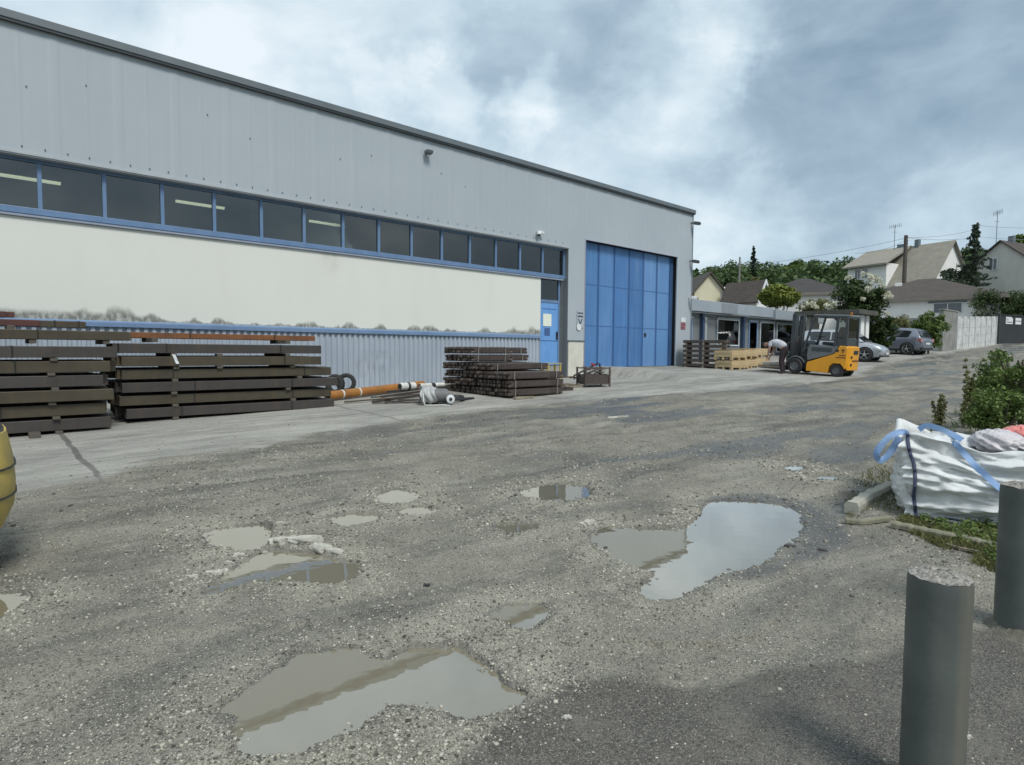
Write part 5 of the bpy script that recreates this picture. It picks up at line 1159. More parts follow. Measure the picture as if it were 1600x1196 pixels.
# ------------------------------------------------------------------ bulk bag
pb0 = gp(1408, 806); ang = -.52
bag = thing('bulk_bag', (pb0[0], pb0[1], bz(pb0[0], pb0[1])-.01), ang, 'large open white woven bulk bag with blue straps, half full, by the weeds', 'bulk bag')
BW, BD, BH = 1.42, 1.05, .66
def bag_pt(u, v):
    """u around 0..4 (front, right, back, left), v 0..1 up"""
    k = int(u) % 4; f = u-int(u)
    cx = [(0,0),(1,0),(1,1),(0,1)]; a, c = cx[k], cx[(k+1) % 4]; x = a[0]+(c[0]-a[0])*f; y = a[1]+(c[1]-a[1])*f
    # rounded corners
    px_, py_ = (x-.5)*2, (y-.5)*2; m = max(abs(px_), abs(py_)); l = math.hypot(px_, py_); rr = m/l if l else 1; s_ = 1-.13*(1-rr)*2.2
    belly = .07*math.sin(math.pi*min(1, v*1.5))*(1 if v < .67 else 1)-.05*ss(v, .62, 1.0)
    px_, py_ = px_*s_*(1+belly*1.2), py_*s_*(1+belly*1.2)
    U = u*2.2; w_ = v*3.2
    def rg(a, b_, z): return 1-2*abs(float(fbm(np.array([a]), np.array([b_]), 3, z)[0]))
    u_ = U if u < 3.5 else U
    fade = min(1, 3*min(u, 4-u)+.15)
    fold = (.085*(rg(U*.9+w_*.5, w_*1.5-U*.7, 3)-.6)+.045*(rg(U*2.1-w_*.9, w_*2.6+U, 17)-.6)+.020*(rg(U*4, w_*6, 23)-.6))*(.45+.55*fade)
    fold += .006*math.sin(v*34+3*math.sin(U*2.6))*ss(.42-v, 0, .25)*(v > .03)
    if k == 0: fold += .045*math.exp(-((v-.86+.42*f)/.05)**2)-.045*math.exp(-((v-.97+.42*f)/.06)**2)+.03*math.exp(-((v-.60+.10*f)/.03)**2)
    nx, ny = px_/(m+1e-6)*(abs(px_) >= abs(py_)*.98), py_/(m+1e-6)*(abs(py_) >= abs(px_)*.98)
    top = BH*(1-.10*math.sin(u*math.pi)**2+.05*math.sin(u*math.pi*1.5)+.035*math.sin(u*math.pi*3.5))
    corner = math.exp(-((f if f < .5 else 1-f)/.10)**2)
    z = v*(top+.05*corner)
    return np.array([BW*.5+px_*BW*.5+nx*fold*(1.1 if k == 0 else .35)-.10*ss(v, .45, 1)*(1-x), BD*.5+py_*BD*.5+ny*fold*1.1, z])
NU, NVv = 200, 60
P = [[tuple(bag_pt(4*(i % NU)/NU, v)) for i in range(NU+1)] for v in np.linspace(0, 1, NVv)]
cen = np.array([BW/2, BD/2, 0])
for k, (sc, dz) in enumerate([(.97, .008), (.93, -.02), (.90, -.09), (.88, -.2)]):
    P.append([tuple(cen+(np.array(P[NVv-1][i])-cen)*np.array([sc, sc, 1])+np.array([0, 0, dz+.012*math.sin(i*.5)])) for i in range(NU+1)])
M_bag = surf('woven_white', (.68,.70,.70), (.50,.51,.50), .55, 4, bump=.012, bscale=8, spec=.3)
b = MB(); b.grid(P); b.build('bag_fabric', M_bag, bag, smooth='all')
# contents: crumpled sacks
def crumple(name, c, size, m, seed, n=34):
    b = MB(); P = []
    for i in range(n+1):
        th = math.pi*i/n; row = []
        for j in range(n*2+1):
            ph = 2*math.pi*(j % (n*2))/(n*2); d = np.array([math.sin(th)*math.cos(ph), math.sin(th)*math.sin(ph), math.cos(th)])
            q = d*2.2+seed; f = abs(float(fbm(np.array([q[0]+q[2]]), np.array([q[1]-q[2]*.7]), 3, seed)[0])); f2 = abs(float(fbm(np.array([q[0]*3]), np.array([q[1]*3+q[2]*2]), 2, seed+4)[0]))
            r = 1-.38*f-.14*f2; row.append(tuple(np.array(c)+d*r*np.array(size)))
        P.append(row)
    return b.grid(P).build(name, m, bag, smooth='all')
M_red = surf('red_print_plastic', (.60,.08,.07), (.72,.40,.36), .4, 3.2)
crumple('crumpled_sack', (.36, .58, .56), (.36, .32, .15), M_bag, 3); crumple('crumpled_sack', (.70, .42, .65), (.22, .26, .13), surf('sack_pale', (.64,.63,.64), (.46,.42,.44), .45, 6), 9)
crumple('red_sack', (.95, .70, .69), (.22, .20, .11), M_red, 14); crumple('crumpled_sack', (1.2, .5, .62), (.3, .3, .16), surf('sack_cream', (.62,.60,.53), (.5,.48,.42), .5, 6), 21)
M_bstrap = surf('blue_strap', (.16,.30,.55), (.30,.42,.62), .55, 5, bump=.001)
def strap(pts, w, name='lifting_strap', m=None, ax=None):
    b = MB(); pts = [Vector(p) for p in pts]; P = []
    # smooth path
    Q = []
    for i in range(len(pts)-1):
        a, b0, c, d = pts[max(i-1,0)], pts[i], pts[i+1], pts[min(i+2, len(pts)-1)]
        for j in range(6):
            t_ = j/6; Q.append(.5*((2*b0)+(-a+c)*t_+(2*a-5*b0+4*c-d)*t_*t_+(-a+3*b0-3*c+d)*t_**3))
    Q.append(pts[-1]); vd = Matrix.Rotation(-ang, 3, 'Z') @ Vector((.56,.80,-.22))
    for i, p in enumerate(Q):
        dd = (Q[min(i+1, len(Q)-1)]-Q[max(i-1, 0)]).normalized(); axv = dd.cross(vd).normalized()+vd*.35*math.sin(i*.5)
        P.append([p-axv*w/2, p, p+axv*w/2])
    b.grid(P); o = b.build(name, m or M_bstrap, bag); md = o.modifiers.new('s','SOLIDIFY'); md.thickness = .004; md.offset = 0
cl = bag_pt(.02, .98); strap([cl+np.array([.02,.03,-.06]), cl+np.array([-.02,.0,.03]), cl+np.array([-.13,-.02,-.02]), cl+np.array([-.22,-.03,-.16]), cl+np.array([-.19,-.0,-.24]), cl+np.array([-.12,.03,-.17]), cl+np.array([-.05,.05,-.02])], .052, ax=(.25,.9,.1))
f1_ = bag_pt(.31, 1.0)
strap([f1_+np.array([-.06,.10,-.05]), f1_+np.array([-.03,-.01,.02])]+[bag_pt(.31+.22*q, 1-.6*q)+np.array([.0,-.045,.0]) for q in (.12,.3,.5,.7,.9,1)], .048, ax=(.85,.0,.35))
strap([np.array([.16,.78,.69]), np.array([.22,.70,.74]), np.array([.34,.50,.72]), np.array([.44,.30,.67])], .05, ax=(.1,.8,.3))
M_seam = surf('navy_seam', (.035,.045,.09), (.05,.06,.11), .6)
b = MB(); b.tube([tuple(bag_pt(.05+.02*math.sin(v*5), v)+np.array([-.006,-.012,0])) for v in np.linspace(.0, 1, 26)], .014, 6); b.build('corner_seam', M_seam, bag, smooth=True)
b = MB(); b.tube([tuple(bag_pt(.04+u, .03)+np.array([-.004,-.012,.0])) for u in np.linspace(0, .9, 26)], .010, 6); b.build('base_seam', M_seam, bag, smooth=True)

# kerb stones round the bag
def slab(pts_px, w, h, name, m, label, cat, grp=None, n=8, dz=0):
    A = [gp(*q) for q in pts_px]; A = [np.array([a[0], a[1], bz(a[0], a[1])+h*.35+dz]) for a in A]
    b = MB(); P = []
    pts = []
    for i in range(len(A)-1):
        for j in range(n): pts.append(A[i]+(A[i+1]-A[i])*j/n)
    pts.append(A[-1])
    for i, p in enumerate(pts):
        d = pts[min(i+1, len(pts)-1)]-pts[max(i-1, 0)]; d /= np.linalg.norm(d); pr = np.array([-d[1], d[0], 0]); k = 1+.12*math.sin(i*2.1)+random.uniform(-.06, .06)
        P.append([tuple(p+pr*w/2*k*c+np.array([0, 0, h/2*s_*k])) for c, s_ in ((-1,-1),(-1.04,.3),(-.75,1),(.7,1),(1.05,.4),(1,-1),(-1,-1))])
    b.grid(P); b.add(P[0][:-1], [tuple(range(6))]); b.add(P[-1][:-1], [tuple(range(6))])
    o = b.build(name, m, None, bevel=.008); tag(o, label, cat, grp); return o
M_kerb = surf('pale_stone', (.40,.39,.34), (.29,.29,.24), .85, 6, bump=.005, bscale=30)
slab([(1330,800),(1355,784),(1392,766)], .11, .10, 'stone_post', M_kerb, 'broken pale concrete post lying left of the white bag', 'post')
slab([(1395,822),(1450,834),(1510,846),(1560,858)], .07, .05, 'timber_edging', surf('grey_plank', (.24,.23,.17), (.16,.16,.11), .85, 6, bump=.003), 'grey mossy edging plank lying in front of the white bag', 'plank')
slab([(1320,815),(1345,818),(1388,812)], .05, .04, 'timber_edging', surf('grey_plank', (.24,.23,.17)), 'short pale stick lying beside the broken concrete post', 'stick')
slab([(1478,852),(1500,858),(1530,864),(1552,872)], .022, .02, 'dry_branch', M_wood, 'thin dry branch lying on the weeds by the bollard', 'branch')

# ------------------------------------------------------------------ rubble at the puddle edges
def rock(px, py, sx, sy, sz, label, rz=0, m=None, grp='broken concrete lumps round the puddles', lift=.0):
    g = gp(px, py); z = gz(g[0], g[1]); b = MB(); n = 12; P = []; sd = random.random()*50
    for i in range(n+1):
        th = math.pi*i/n; row = []
        for j in range(2*n+1):
            ph = 2*math.pi*(j % (2*n))/(2*n); d = np.array([math.sin(th)*math.cos(ph), math.sin(th)*math.sin(ph), math.cos(th)])
            d2 = np.sign(d)*np.abs(d)**.7
            k = 1+.75*float(fbm(np.array([d[0]*2.6+d[2]+sd]), np.array([d[1]*2.6-d[2]*.8+sd]), 3, 5)[0]); row.append(tuple(d2*k*np.array([sx, sy, sz])))
        P.append(row)
    b.grid(P); o = b.build('concrete_lump', m or M_rock, None, loc=(g[0], g[1], z+sz*.15+lift), rz=rz); tag(o, label, 'rubble', grp)
rock(438, 846, .075, .05, .028, 'white lump at the left tip of the pale crust between two puddles', .3)
rock(470, 847, .13, .05, .030, 'widest white crust lump on the far rim of the left puddle', -.25)
rock(500, 856, .09, .04, .024, 'white crust lump at the right end of the far rim of the left puddle', -.5)
rock(522, 862, .06, .03, .020, 'smallest grey crust lump ending the far rim', -.5)
rock(301, 905, .035, .022, .018, 'white stone at the far left of the stone line by the left puddle', 0)
rock(330, 899, .05, .022, .018, 'flat white stone second in the stone line by the left puddle', .2)
rock(346, 894, .035, .02, .018, 'white stone third in the stone line by the left puddle', .2)
rock(357, 880, .03, .018, .015, 'grey stone fourth in the stone line, higher up', .2)
rock(374, 868, .035, .02, .014, 'grey stone where the upper and lower left puddles meet', .2)
rock(414, 858, .02, .014, .012, 'small pale stone on the spit between the left puddles')
rock(920, 819, .06, .04, .030, 'pale lump at the far left corner of the big right puddle', .2)
rock(438, 818, .03, .02, .018, 'small white stone behind the pale crust')
rock(886, 1126, .018, .012, .010, 'tiny white stone alone on the dark ground at bottom centre')
rock(1511, 1153, .018, .012, .008, 'tiny white stone right of the nearest bollard')
rock(1120, 836+20, .0, .0, .0, 'x') if False else None
rock(666, 914, .02, .014, .012, 'small dark stone alone right of the left puddle', m=M_black)
rock(1236, 856, .035, .02, .012, 'dark clod on the right rim of the big puddle', m=surf('dark_clod', (.05,.05,.048), (.08,.08,.075), .8, 20))
rock(1285, 862, .04, .018, .010, 'dark clod right of the big puddle', m=surf('dark_clod', (.05,.05,.048)))
rock(965, 651, .25, .05, .02, 'long pale scraped lump on the yard before the folding door', .5)

# ------------------------------------------------------------------ vegetation
def leafcloud(name, m, parent, clumps, per, leaf, flat=.35, loc=None, spread=.42):
    """clumps: (x,y,z,r). many leaf quads round each clump centre"""
    C = np.array(clumps, float); n = len(C)*per; idx = np.repeat(np.arange(len(C)), per)
    d = rng.normal(size=(n, 3)); d /= np.linalg.norm(d, axis=1)[:, None]; r = rng.random(n)**.45
    pos = C[idx, :3]+d*(C[idx, 3]*r)[:, None]*np.array([1, 1, .8])
    nr = d*.6+rng.normal(size=(n, 3))*.6+np.array([0, 0, flat]); nr /= np.linalg.norm(nr, axis=1)[:, None]
    t1 = np.cross(nr, rng.normal(size=(n, 3))); t1 /= np.linalg.norm(t1, axis=1)[:, None]; t2 = np.cross(nr, t1)
    L = leaf*(.6+.8*rng.random(n))[:, None]; W = L*.55
    V = np.stack([pos-t1*L*.5, pos+t2*W*.5+nr*L*.08, pos+t1*L*.5, pos-t2*W*.5+nr*L*.08], 1).reshape(-1, 3)
    return npmesh(name, V, np.arange(4*n).reshape(-1, 4), m, parent)
def blob(cx, cy, cz, rx, ry, rz, n, r):
    out = []
    for _ in range(n):
        d = rng.normal(size=3); d /= np.linalg.norm(d); k = rng.random()**.33*(.72+.28*rng.random()); out.append((cx+d[0]*rx*k, cy+d[1]*ry*k, cz+d[2]*rz*k, r*(.6+.8*rng.random())))
    return out
LG = leafm('leaf_mid', (.065,.11,.025), (.15,.21,.055)); LD = leafm('leaf_dark', (.028,.052,.016), (.065,.10,.030)); LY = leafm('leaf_yellow', (.14,.19,.035), (.24,.27,.06)); LC = leafm('needle_dark', (.030,.050,.034), (.06,.09,.055)); LF = leafm('leaf_forest', (.040,.072,.026), (.10,.15,.05)); LW = leafm('blossom_white', (.55,.55,.42), (.75,.74,.62), .3); LO = leafm('leaf_olive', (.09,.105,.035), (.20,.20,.08)); LB = leafm('leaf_greyblue', (.05,.07,.045), (.11,.14,.085))
M_bark = surf('bark', (.09,.07,.05), (.05,.04,.03), .9, 6, bump=.01)
def tree(px, pybase, pytop, Y, wpx, label, m, kind='round', name='tree', grp=None, leaf=.30, dens=1.0, cat='tree', trunk_frac=.25):
    g = at(px, 560, Y); x, y = g[0], g[1]; zb = bz(x, y) if pybase is None else at(px, pybase, Y)[2]; zg_ = bz(x, y); zt = at(px, pytop, Y)[2]; R = wpx/FPX*Y/2
    H = zt-zg_; t = thing(name, (x, y, zg_-.05), 0, label, cat, grp)
    b = MB(); b.tube([(0,0,0), (.02*H,0,H*.3), (0,.02*H,H*.65), (0,0,H*.93)], [max(.06, H*.022), H*.018, H*.01, .02], 8)
    if kind == 'round':
        for k in range(7):
            a = rng.uniform(0, 6.28); z0 = H*rng.uniform(.25, .6); b.tube([(0,0,z0), (R*.4*math.cos(a), R*.4*math.sin(a), z0+H*.12), (R*.75*math.cos(a), R*.75*math.sin(a), z0+H*.22)], [H*.01, H*.007, .015], 6)
        lo = max(H*trunk_frac, zb-zg_) if pybase is not None else H*trunk_frac; cl_ = blob(0, 0, (lo+H)/2, R*.86, R*.86, (H-lo)/2*.88, int(46*dens), R*.27)
        leafcloud('crown', m, t, cl_, int(150*dens), leaf)
    else:
        cl_ = []; nb_ = 95
        for k in range(nb_):
            f = (k/nb_)**.85; z0 = H*(.10+.88*f)+rng.normal()*.06*R; rr = R*((1-f)**.8)*rng.uniform(.35, 1.3)+.06; a = 2.4*k+rng.normal()*.3; dr = rng.uniform(.0, .28)
            for q in (.2, .4, .6, .8, .97): cl_.append((rr*q*math.cos(a), rr*q*math.sin(a), z0-rr*q*dr+.10*rr*q*q, max(.10, R*.11*(1.2-q*.6))))
            b.tube([(0,0,z0), (rr*.9*math.cos(a), rr*.9*math.sin(a), z0-rr*dr+.08*rr)], [.035, .012], 4)
        cl_.append((0, 0, H*.985, .12)); leafcloud('crown', m, t, cl_, 9, leaf*.62, flat=.4)
    b.build('trunk', M_bark, t, smooth=True)
    return t
# forest on the hill: one mass of crowns
def forest():
    cl_ = []; 
    for k in range(520):
        px = rng.uniform(1060, 1700); Y = rng.uniform(95, 215); g = at(px, 545, Y); zt = bz(g[0], g[1]); H = rng.uniform(6, 11)
        R = rng.uniform(3.2, 5.5)
        for c in range(5):
            cl_.append((g[0]+rng.normal()*R*.5, g[1]+rng.normal()*R*.5, zt+H*rng.uniform(.35, .95), R*rng.uniform(.42, .62)))
    # lower wood nearer, between the houses
    for k in range(90):
        px = rng.uniform(1085, 1330); Y = rng.uniform(78, 95); g = at(px, 545, Y); zt = bz(g[0], g[1]); H = rng.uniform(4.5, 7.5)
        for c in range(5): cl_.append((g[0]+rng.normal()*1.6, g[1]+rng.normal()*1.6, zt+H*rng.uniform(.3, .9), rng.uniform(1.2, 2.0)))
    o = leafcloud('forest', LF, None, cl_, 130, .78, flat=.5); tag(o, 'distant green wood covering the hill behind the houses', 'forest', kind='stuff')
forest()
tree(1173, None, 383, 92, 26, 'slim dark conifer rising above the wood behind the office', LC, 'conifer', 'conifer', leaf=.5)
tree(1235, None, 402, 150, 60, 'rounded green tree on the hill skyline above the office', LG, leaf=.9)
tree(1135, None, 425, 74, 42, 'dark bushy tree between the cream gable and the pole', LD, leaf=.5, trunk_frac=.1)
tree(1180, None, 424, 80, 40, 'olive green round tree behind the small brown roof', LO, leaf=.5, trunk_frac=.1)
tree(1515, None, 350, 64, 82, 'tall dark spruce left of the grey gabled house', LC, 'conifer', 'spruce', leaf=.42)
tree(1488, None, 402, 65.5, 78, 'grey green leafy tree under the tall spruce', LB, leaf=.34, dens=1.1, trunk_frac=.12)
tree(1450, None, 412, 80, 50, 'small dark tree right of the white dormer house', LD, leaf=.4, trunk_frac=.1)
tree(1592, None, 351, 98, 72, 'bright green tree rising behind the grey gabled house', LG, leaf=.6, dens=1.2)
def bush(px, pb, pt, Y, wpx, label, m, name='shrub', leaf=.12, n=40, per=120, grp=None, flowers=0, r=.24, cat='shrub'):
    g = at(px, 560, Y); zg_ = bz(g[0], g[1]); z0 = at(px, pb, Y)[2]; z1 = at(px, pt, Y)[2]; R = wpx/FPX*Y/2; t = thing(name, (g[0], g[1], zg_), 0, label, cat, grp)
    lo = max(0, z0-zg_); hi = z1-zg_
    cl_ = blob(0, 0, (lo+hi)/2, R*.85, R*.7, (hi-lo)/2*.88, n, R*r); leafcloud('foliage', m, t, cl_, per, leaf)
    b = MB()
    for k in range(7):
        a = rng.uniform(0, 6.28); q = rng.uniform(.2, .6)*R; b.tube([(0,0,0), (q*.4*math.cos(a), q*.4*math.sin(a), (lo+hi)*.3), (q*math.cos(a), q*math.sin(a), hi*.8)], [.05, .035, .012], 6)
    b.build('stems', M_bark, t, smooth=True)
    if flowers:
        fc = []
        while len(fc) < flowers:
            d = rng.normal(size=3); d /= np.linalg.norm(d)
            if d[2] < -.4 or d[1] > .5: continue
            fc.append((d[0]*R*.92, d[1]*R*.85, (lo+hi)/2+d[2]*(hi-lo)/2*.97, .12+.12*rng.random()))
        leafcloud('blossom', LW, t, fc, 46, .13, flat=.5)
    return t
bush(1216, 480, 446, 36, 72, 'yellow green feathery bush above the office roof', LY, leaf=.2, per=230, n=60, cat='bush')
bush(1340, 520, 428, 33, 92, 'tall dark shrub covered in white blossom behind the forklift', LD, leaf=.16, n=74, per=150, flowers=24)
bush(1372, 552, 488, 33, 60, 'low dark shrub behind the grey hatchback', LD, leaf=.15, n=40, per=130)
bush(1450, 548, 484, 35.5, 58, 'mid green rounded shrub right of the grey hatchback', LG, leaf=.16, n=55, per=130)
bush(1400, 545, 492, 37, 70, 'mixed hedge shrub filling the gap below the white bungalow', LO, leaf=.16, n=40, per=110)
bush(1275, 492, 470, 38, 70, 'pale flowering hedge shrub left of the white blossom shrub', LO, leaf=.15, n=34, per=110, flowers=9)
# hedge above the gate
g0 = at(1532, 540, 50.5); g1 = at(1680, 540, 55)
hg = thing('hedge', (g0[0], g0[1], bz(g0[0], g0[1])), 0, 'long dark clipped hedge above the dark gate', 'hedge')
cl_ = []
for k in range(210):
    f = rng.random(); p_ = g0+(g1-g0)*f; zt_h = at(1560, 453, 52)[2]-bz(g0[0], g0[1]); cl_.append((p_[0]-g0[0]+rng.normal()*.5, p_[1]-g0[1]+rng.normal()*.4, rng.uniform(1.4, zt_h-.5), .62))
leafcloud('foliage', LD, hg, cl_, 150, .17)
b = MB()
for k in range(8): f = k/7; b.tube([tuple((g1-g0)*f*np.array([1,1,0])), tuple((g1-g0)*f*np.array([1,1,0])+np.array([.1,0,3.2]))], [.06,.03], 6)
b.build('stems', M_bark, hg)

# weeds beside the bag
def weed(px, py, h, label, m, n=9, lean=.1, leaf=.045, per=16, grp='tall weeds by the white bag', Y=None):
    g = gp(px, py) if Y is None else at(px, py, Y); t = thing('weed', (g[0], g[1], bz(g[0], g[1])-.01), 0, label, 'weed', grp)
    b = MB(); cl_ = []
    for k in range(n):
        a = rng.uniform(0, 6.28); r0 = rng.uniform(0, .12); x0, y0 = r0*math.cos(a), r0*math.sin(a); hh = h*rng.uniform(.6, 1); lx, ly = rng.normal()*lean*h, rng.normal()*lean*h
        pts = [(x0+lx*q*q, y0+ly*q*q, hh*q) for q in (0,.25,.5,.75,1)]; b.tube(pts, [.006,.005,.004,.003,.002], 5)
        for q in np.linspace(.18, 1, 9): cl_.append((x0+lx*q*q, y0+ly*q*q, hh*q, .055*(1.25-q*.7)))
    b.build('stalks', surf('stalk', (.11,.12,.05), (.09,.08,.04), .8), t)
    leafcloud('foliage', m, t, cl_, per, leaf, flat=.4); return t
weed(1512, 672, 1.2, 'tallest thin weed rising left of the bush over the bag', LO, 6, .05, per=26)
weed(1545, 655, 1.25, 'tall weed with side shoots against the right edge bush', LG, 8, .1, per=26)
weed(1524, 650, .8, 'dry pale weed between the tallest weed and the bush', LO, 8, .12, per=20)
weed(1468, 668, .55, 'lone olive weed behind the left half of the bag', LO, 5, .07)
weed(1535, 668, .85, 'leafy weed in front of the bush at the right edge', LG, 9, .12)
weed(1560, 640, .95, 'thin dry weed at the left side of the right edge bush', LO, 6, .1)
bush(1612, 672, 530, 8.6, 190, 'big loose green bush at the right edge behind the bag', LG, leaf=.05, n=90, per=120, r=.17, cat='bush')
bush(1560, 680, 600, 7.6, 120, 'low green bramble at the foot of the right edge bush', LG, leaf=.045, n=45, per=150, r=.25, cat='bush')
# grass and ground ivy at the bag foot
def grass_patch(name, label, poly, n, h, m, w=.004):
    P = np.array([gp(*q)[:2] for q in poly]); lo, hi = P.min(0), P.max(0); X = rng.uniform(lo[0], hi[0], n*4); Y = rng.uniform(lo[1], hi[1], n*4)
    k = (sdist(X, Y, P) < -.0) & (fbm(X*2.2, Y*2.2, 3, 90) > -.35); X, Y = X[k][:n], Y[k][:n]; n = len(X); Z = ground_z(X, Y)[0]
    a = rng.uniform(0, 6.28, n); hh = h*(.4+rng.random(n)); bx, by = np.cos(a)*w, np.sin(a)*w; lx, ly = rng.normal(size=n)*hh*.5, rng.normal(size=n)*hh*.5
    V = np.stack([np.stack([X-bx, Y-by, Z], 1), np.stack([X+bx, Y+by, Z], 1), np.stack([X+lx*.4+bx*.6, Y+ly*.4+by*.6, Z+hh*.6], 1), np.stack([X+lx, Y+ly, Z+hh], 1)], 1).reshape(-1, 3)
    o = npmesh(name, V, np.arange(4*n).reshape(-1, 4), m); tag(o, label, 'grass', kind='stuff')
grass_patch('grass', 'green and dry grass at the foot of the white bag', [(1395,818),(1420,800),(1700,840),(1720,960),(1600,900),(1545,890),(1460,850)], 9000, .045, LO)
grass_patch('grass', 'sparse dry grass along the yard edge left of the bag', [(1320,775),(1345,745),(1400,700),(1440,690),(1440,760),(1400,800),(1350,800),(1320,822)], 3500, .035, LO)
grass_patch('grass', 'rough grass under the bushes at the right edge', [(1440,690),(1480,650),(1520,620),(1560,590),(1620,560),(1800,560),(1800,760),(1600,760)], 16000, .09, LG, .006)
def ivy():
    P = np.array([gp(*q)[:2] for q in [(1440,812),(1560,822),(1700,850),(1700,940),(1560,880),(1500,846)]]); lo, hi = P.min(0), P.max(0); cl_ = []
    while len(cl_) < 130:
        x, y = rng.uniform(lo[0], hi[0]), rng.uniform(lo[1], hi[1])
        if sdist(np.array([x]), np.array([y]), P)[0] < 0: cl_.append((x, y, bz(x, y)+.02, .06))
    o = leafcloud('ground_cover', LG, None, cl_, 34, .032, flat=1.2); tag(o, 'low green ground cover spilling round the base of the bag', 'ground cover', kind='stuff')
ivy()

# ------------------------------------------------------------------ houses (local x right along the facade, y away)
M_hwhite = surf('house_white', (.80,.80,.78), (.72,.72,.70), .85, .8, streak=.15, streakcol=(.5,.5,.47)); M_hgrey = surf('house_grey', (.58,.58,.54), (.50,.50,.46), .85, .8, streak=.2); M_hcream = surf('house_cream', (.66,.61,.44), (.58,.54,.39), .85, .8)
def tiles(name, c1, c2):
    m = surf(name, c1, c2, .8, 1.5, island=0); nt = m.node_tree; N = nt.nodes; L = nt.links; p = N['Principled BSDF']
    tc = N.new('ShaderNodeTexCoord'); w = N.new('ShaderNodeTexWave'); w.wave_type = 'BANDS'; w.bands_direction = 'Z'; w.inputs['Scale'].default_value = 1.6; w.inputs['Distortion'].default_value = .5; L.new(tc.outputs['Object'], w.inputs['Vector'])
    bp = N.new('ShaderNodeBump'); bp.inputs['Distance'].default_value = .010; L.new(w.outputs['Fac'], bp.inputs['Height']); L.new(bp.outputs[0], p.inputs['Normal']); return m
M_tbrown = tiles('roof_tiles_brown', (.085,.070,.058), (.055,.047,.042)); M_tgrey = tiles('roof_tiles_tan', (.30,.28,.23), (.23,.215,.18)); M_tdark = tiles('roof_tiles_dark', (.055,.048,.046), (.035,.032,.032))
def hwin(parent, x0, x1, z0, z1, y=-.02, nm='window'):
    f = MB(); w = .07; f.box(x0-w, x1+w, y-.05, y, z0-w, z0); f.box(x0-w, x1+w, y-.05, y, z1, z1+w); f.box(x0-w, x0, y-.05, y, z0, z1); f.box(x1, x1+w, y-.05, y, z0, z1); f.box((x0+x1)/2-.03, (x0+x1)/2+.03, y-.045, y, z0, z1)
    f = f.build(nm, M_white, parent); p = MB(); p.box(x0, x1, y-.02, y, z0, z1); p.build('pane', surf('house_glass', (.05,.06,.07), (.07,.08,.09), .1, 1, spec=.8), f)
def frame_at(px, py, Y, turn=0):
    g = at(px, py, Y); a = math.atan2(-g[0], g[1])+turn; return g, a        # local x to the right, seen square-on when turn = 0
def gable_front(px, Y, wpx, y_eave, y_apex, depth, label, wm, rm, turn=0, name='house', over=.3):
    """gable end faces the camera"""
    g, a = frame_at(px, 550, Y, turn); zg_ = bz(g[0], g[1]); D_ = math.hypot(g[0], g[1]); k = D_/FPX*math.cos(math.atan2(g[0], g[1])); W = wpx*k/math.cos(math.atan2(g[0], g[1]))*.97
    ze = at(px, y_eave, Y)[2]-zg_; za = at(px, y_apex, Y)[2]-zg_; t = thing(name, (g[0], g[1], zg_), a, label, 'house')
    b = MB(); b.prism([(-W/2,-1),(W/2,-1),(W/2,ze),(0,za),(-W/2,ze)], 0, depth, 'y'); b.build('wall', wm, t)
    b = MB(); sl = (za-ze)/(W/2); e = over
    for s_ in (-1, 1): b.prism([(0,za+.03),(0,za+.18),(s_*(W/2+e),ze-sl*e+.18),(s_*(W/2+e),ze-sl*e+.03)], -over, depth+over, 'y')
    r = b.build('roof', rm, t); return t, W, ze, za, r
# cream gable left
t, W, ze, za, r = gable_front(1106, 58, 46, 456, 428, 9, 'cream gabled house with brown roof just right of the warehouse corner', M_hcream, M_tbrown, turn=.35)
b = MB(); b.box(W/2+.1, W/2+.5, .3, .7, ze-1.5, ze+.5); b.build('chimney', M_hwhite, r)
b = MB(); b.lathe([(.001,.06),(.25,.04),(.4,-.02),(.42,-.04)], 18, (W/2-.1,-.35,ze-.4), 'y', caps=False); b.bar((W/2-.1,-.3,ze-.4), (W/2+.1,.1,ze-.4), .06); b.build('satellite_dish', surf('dish_grey', (.25,.26,.26)), t, smooth=True)
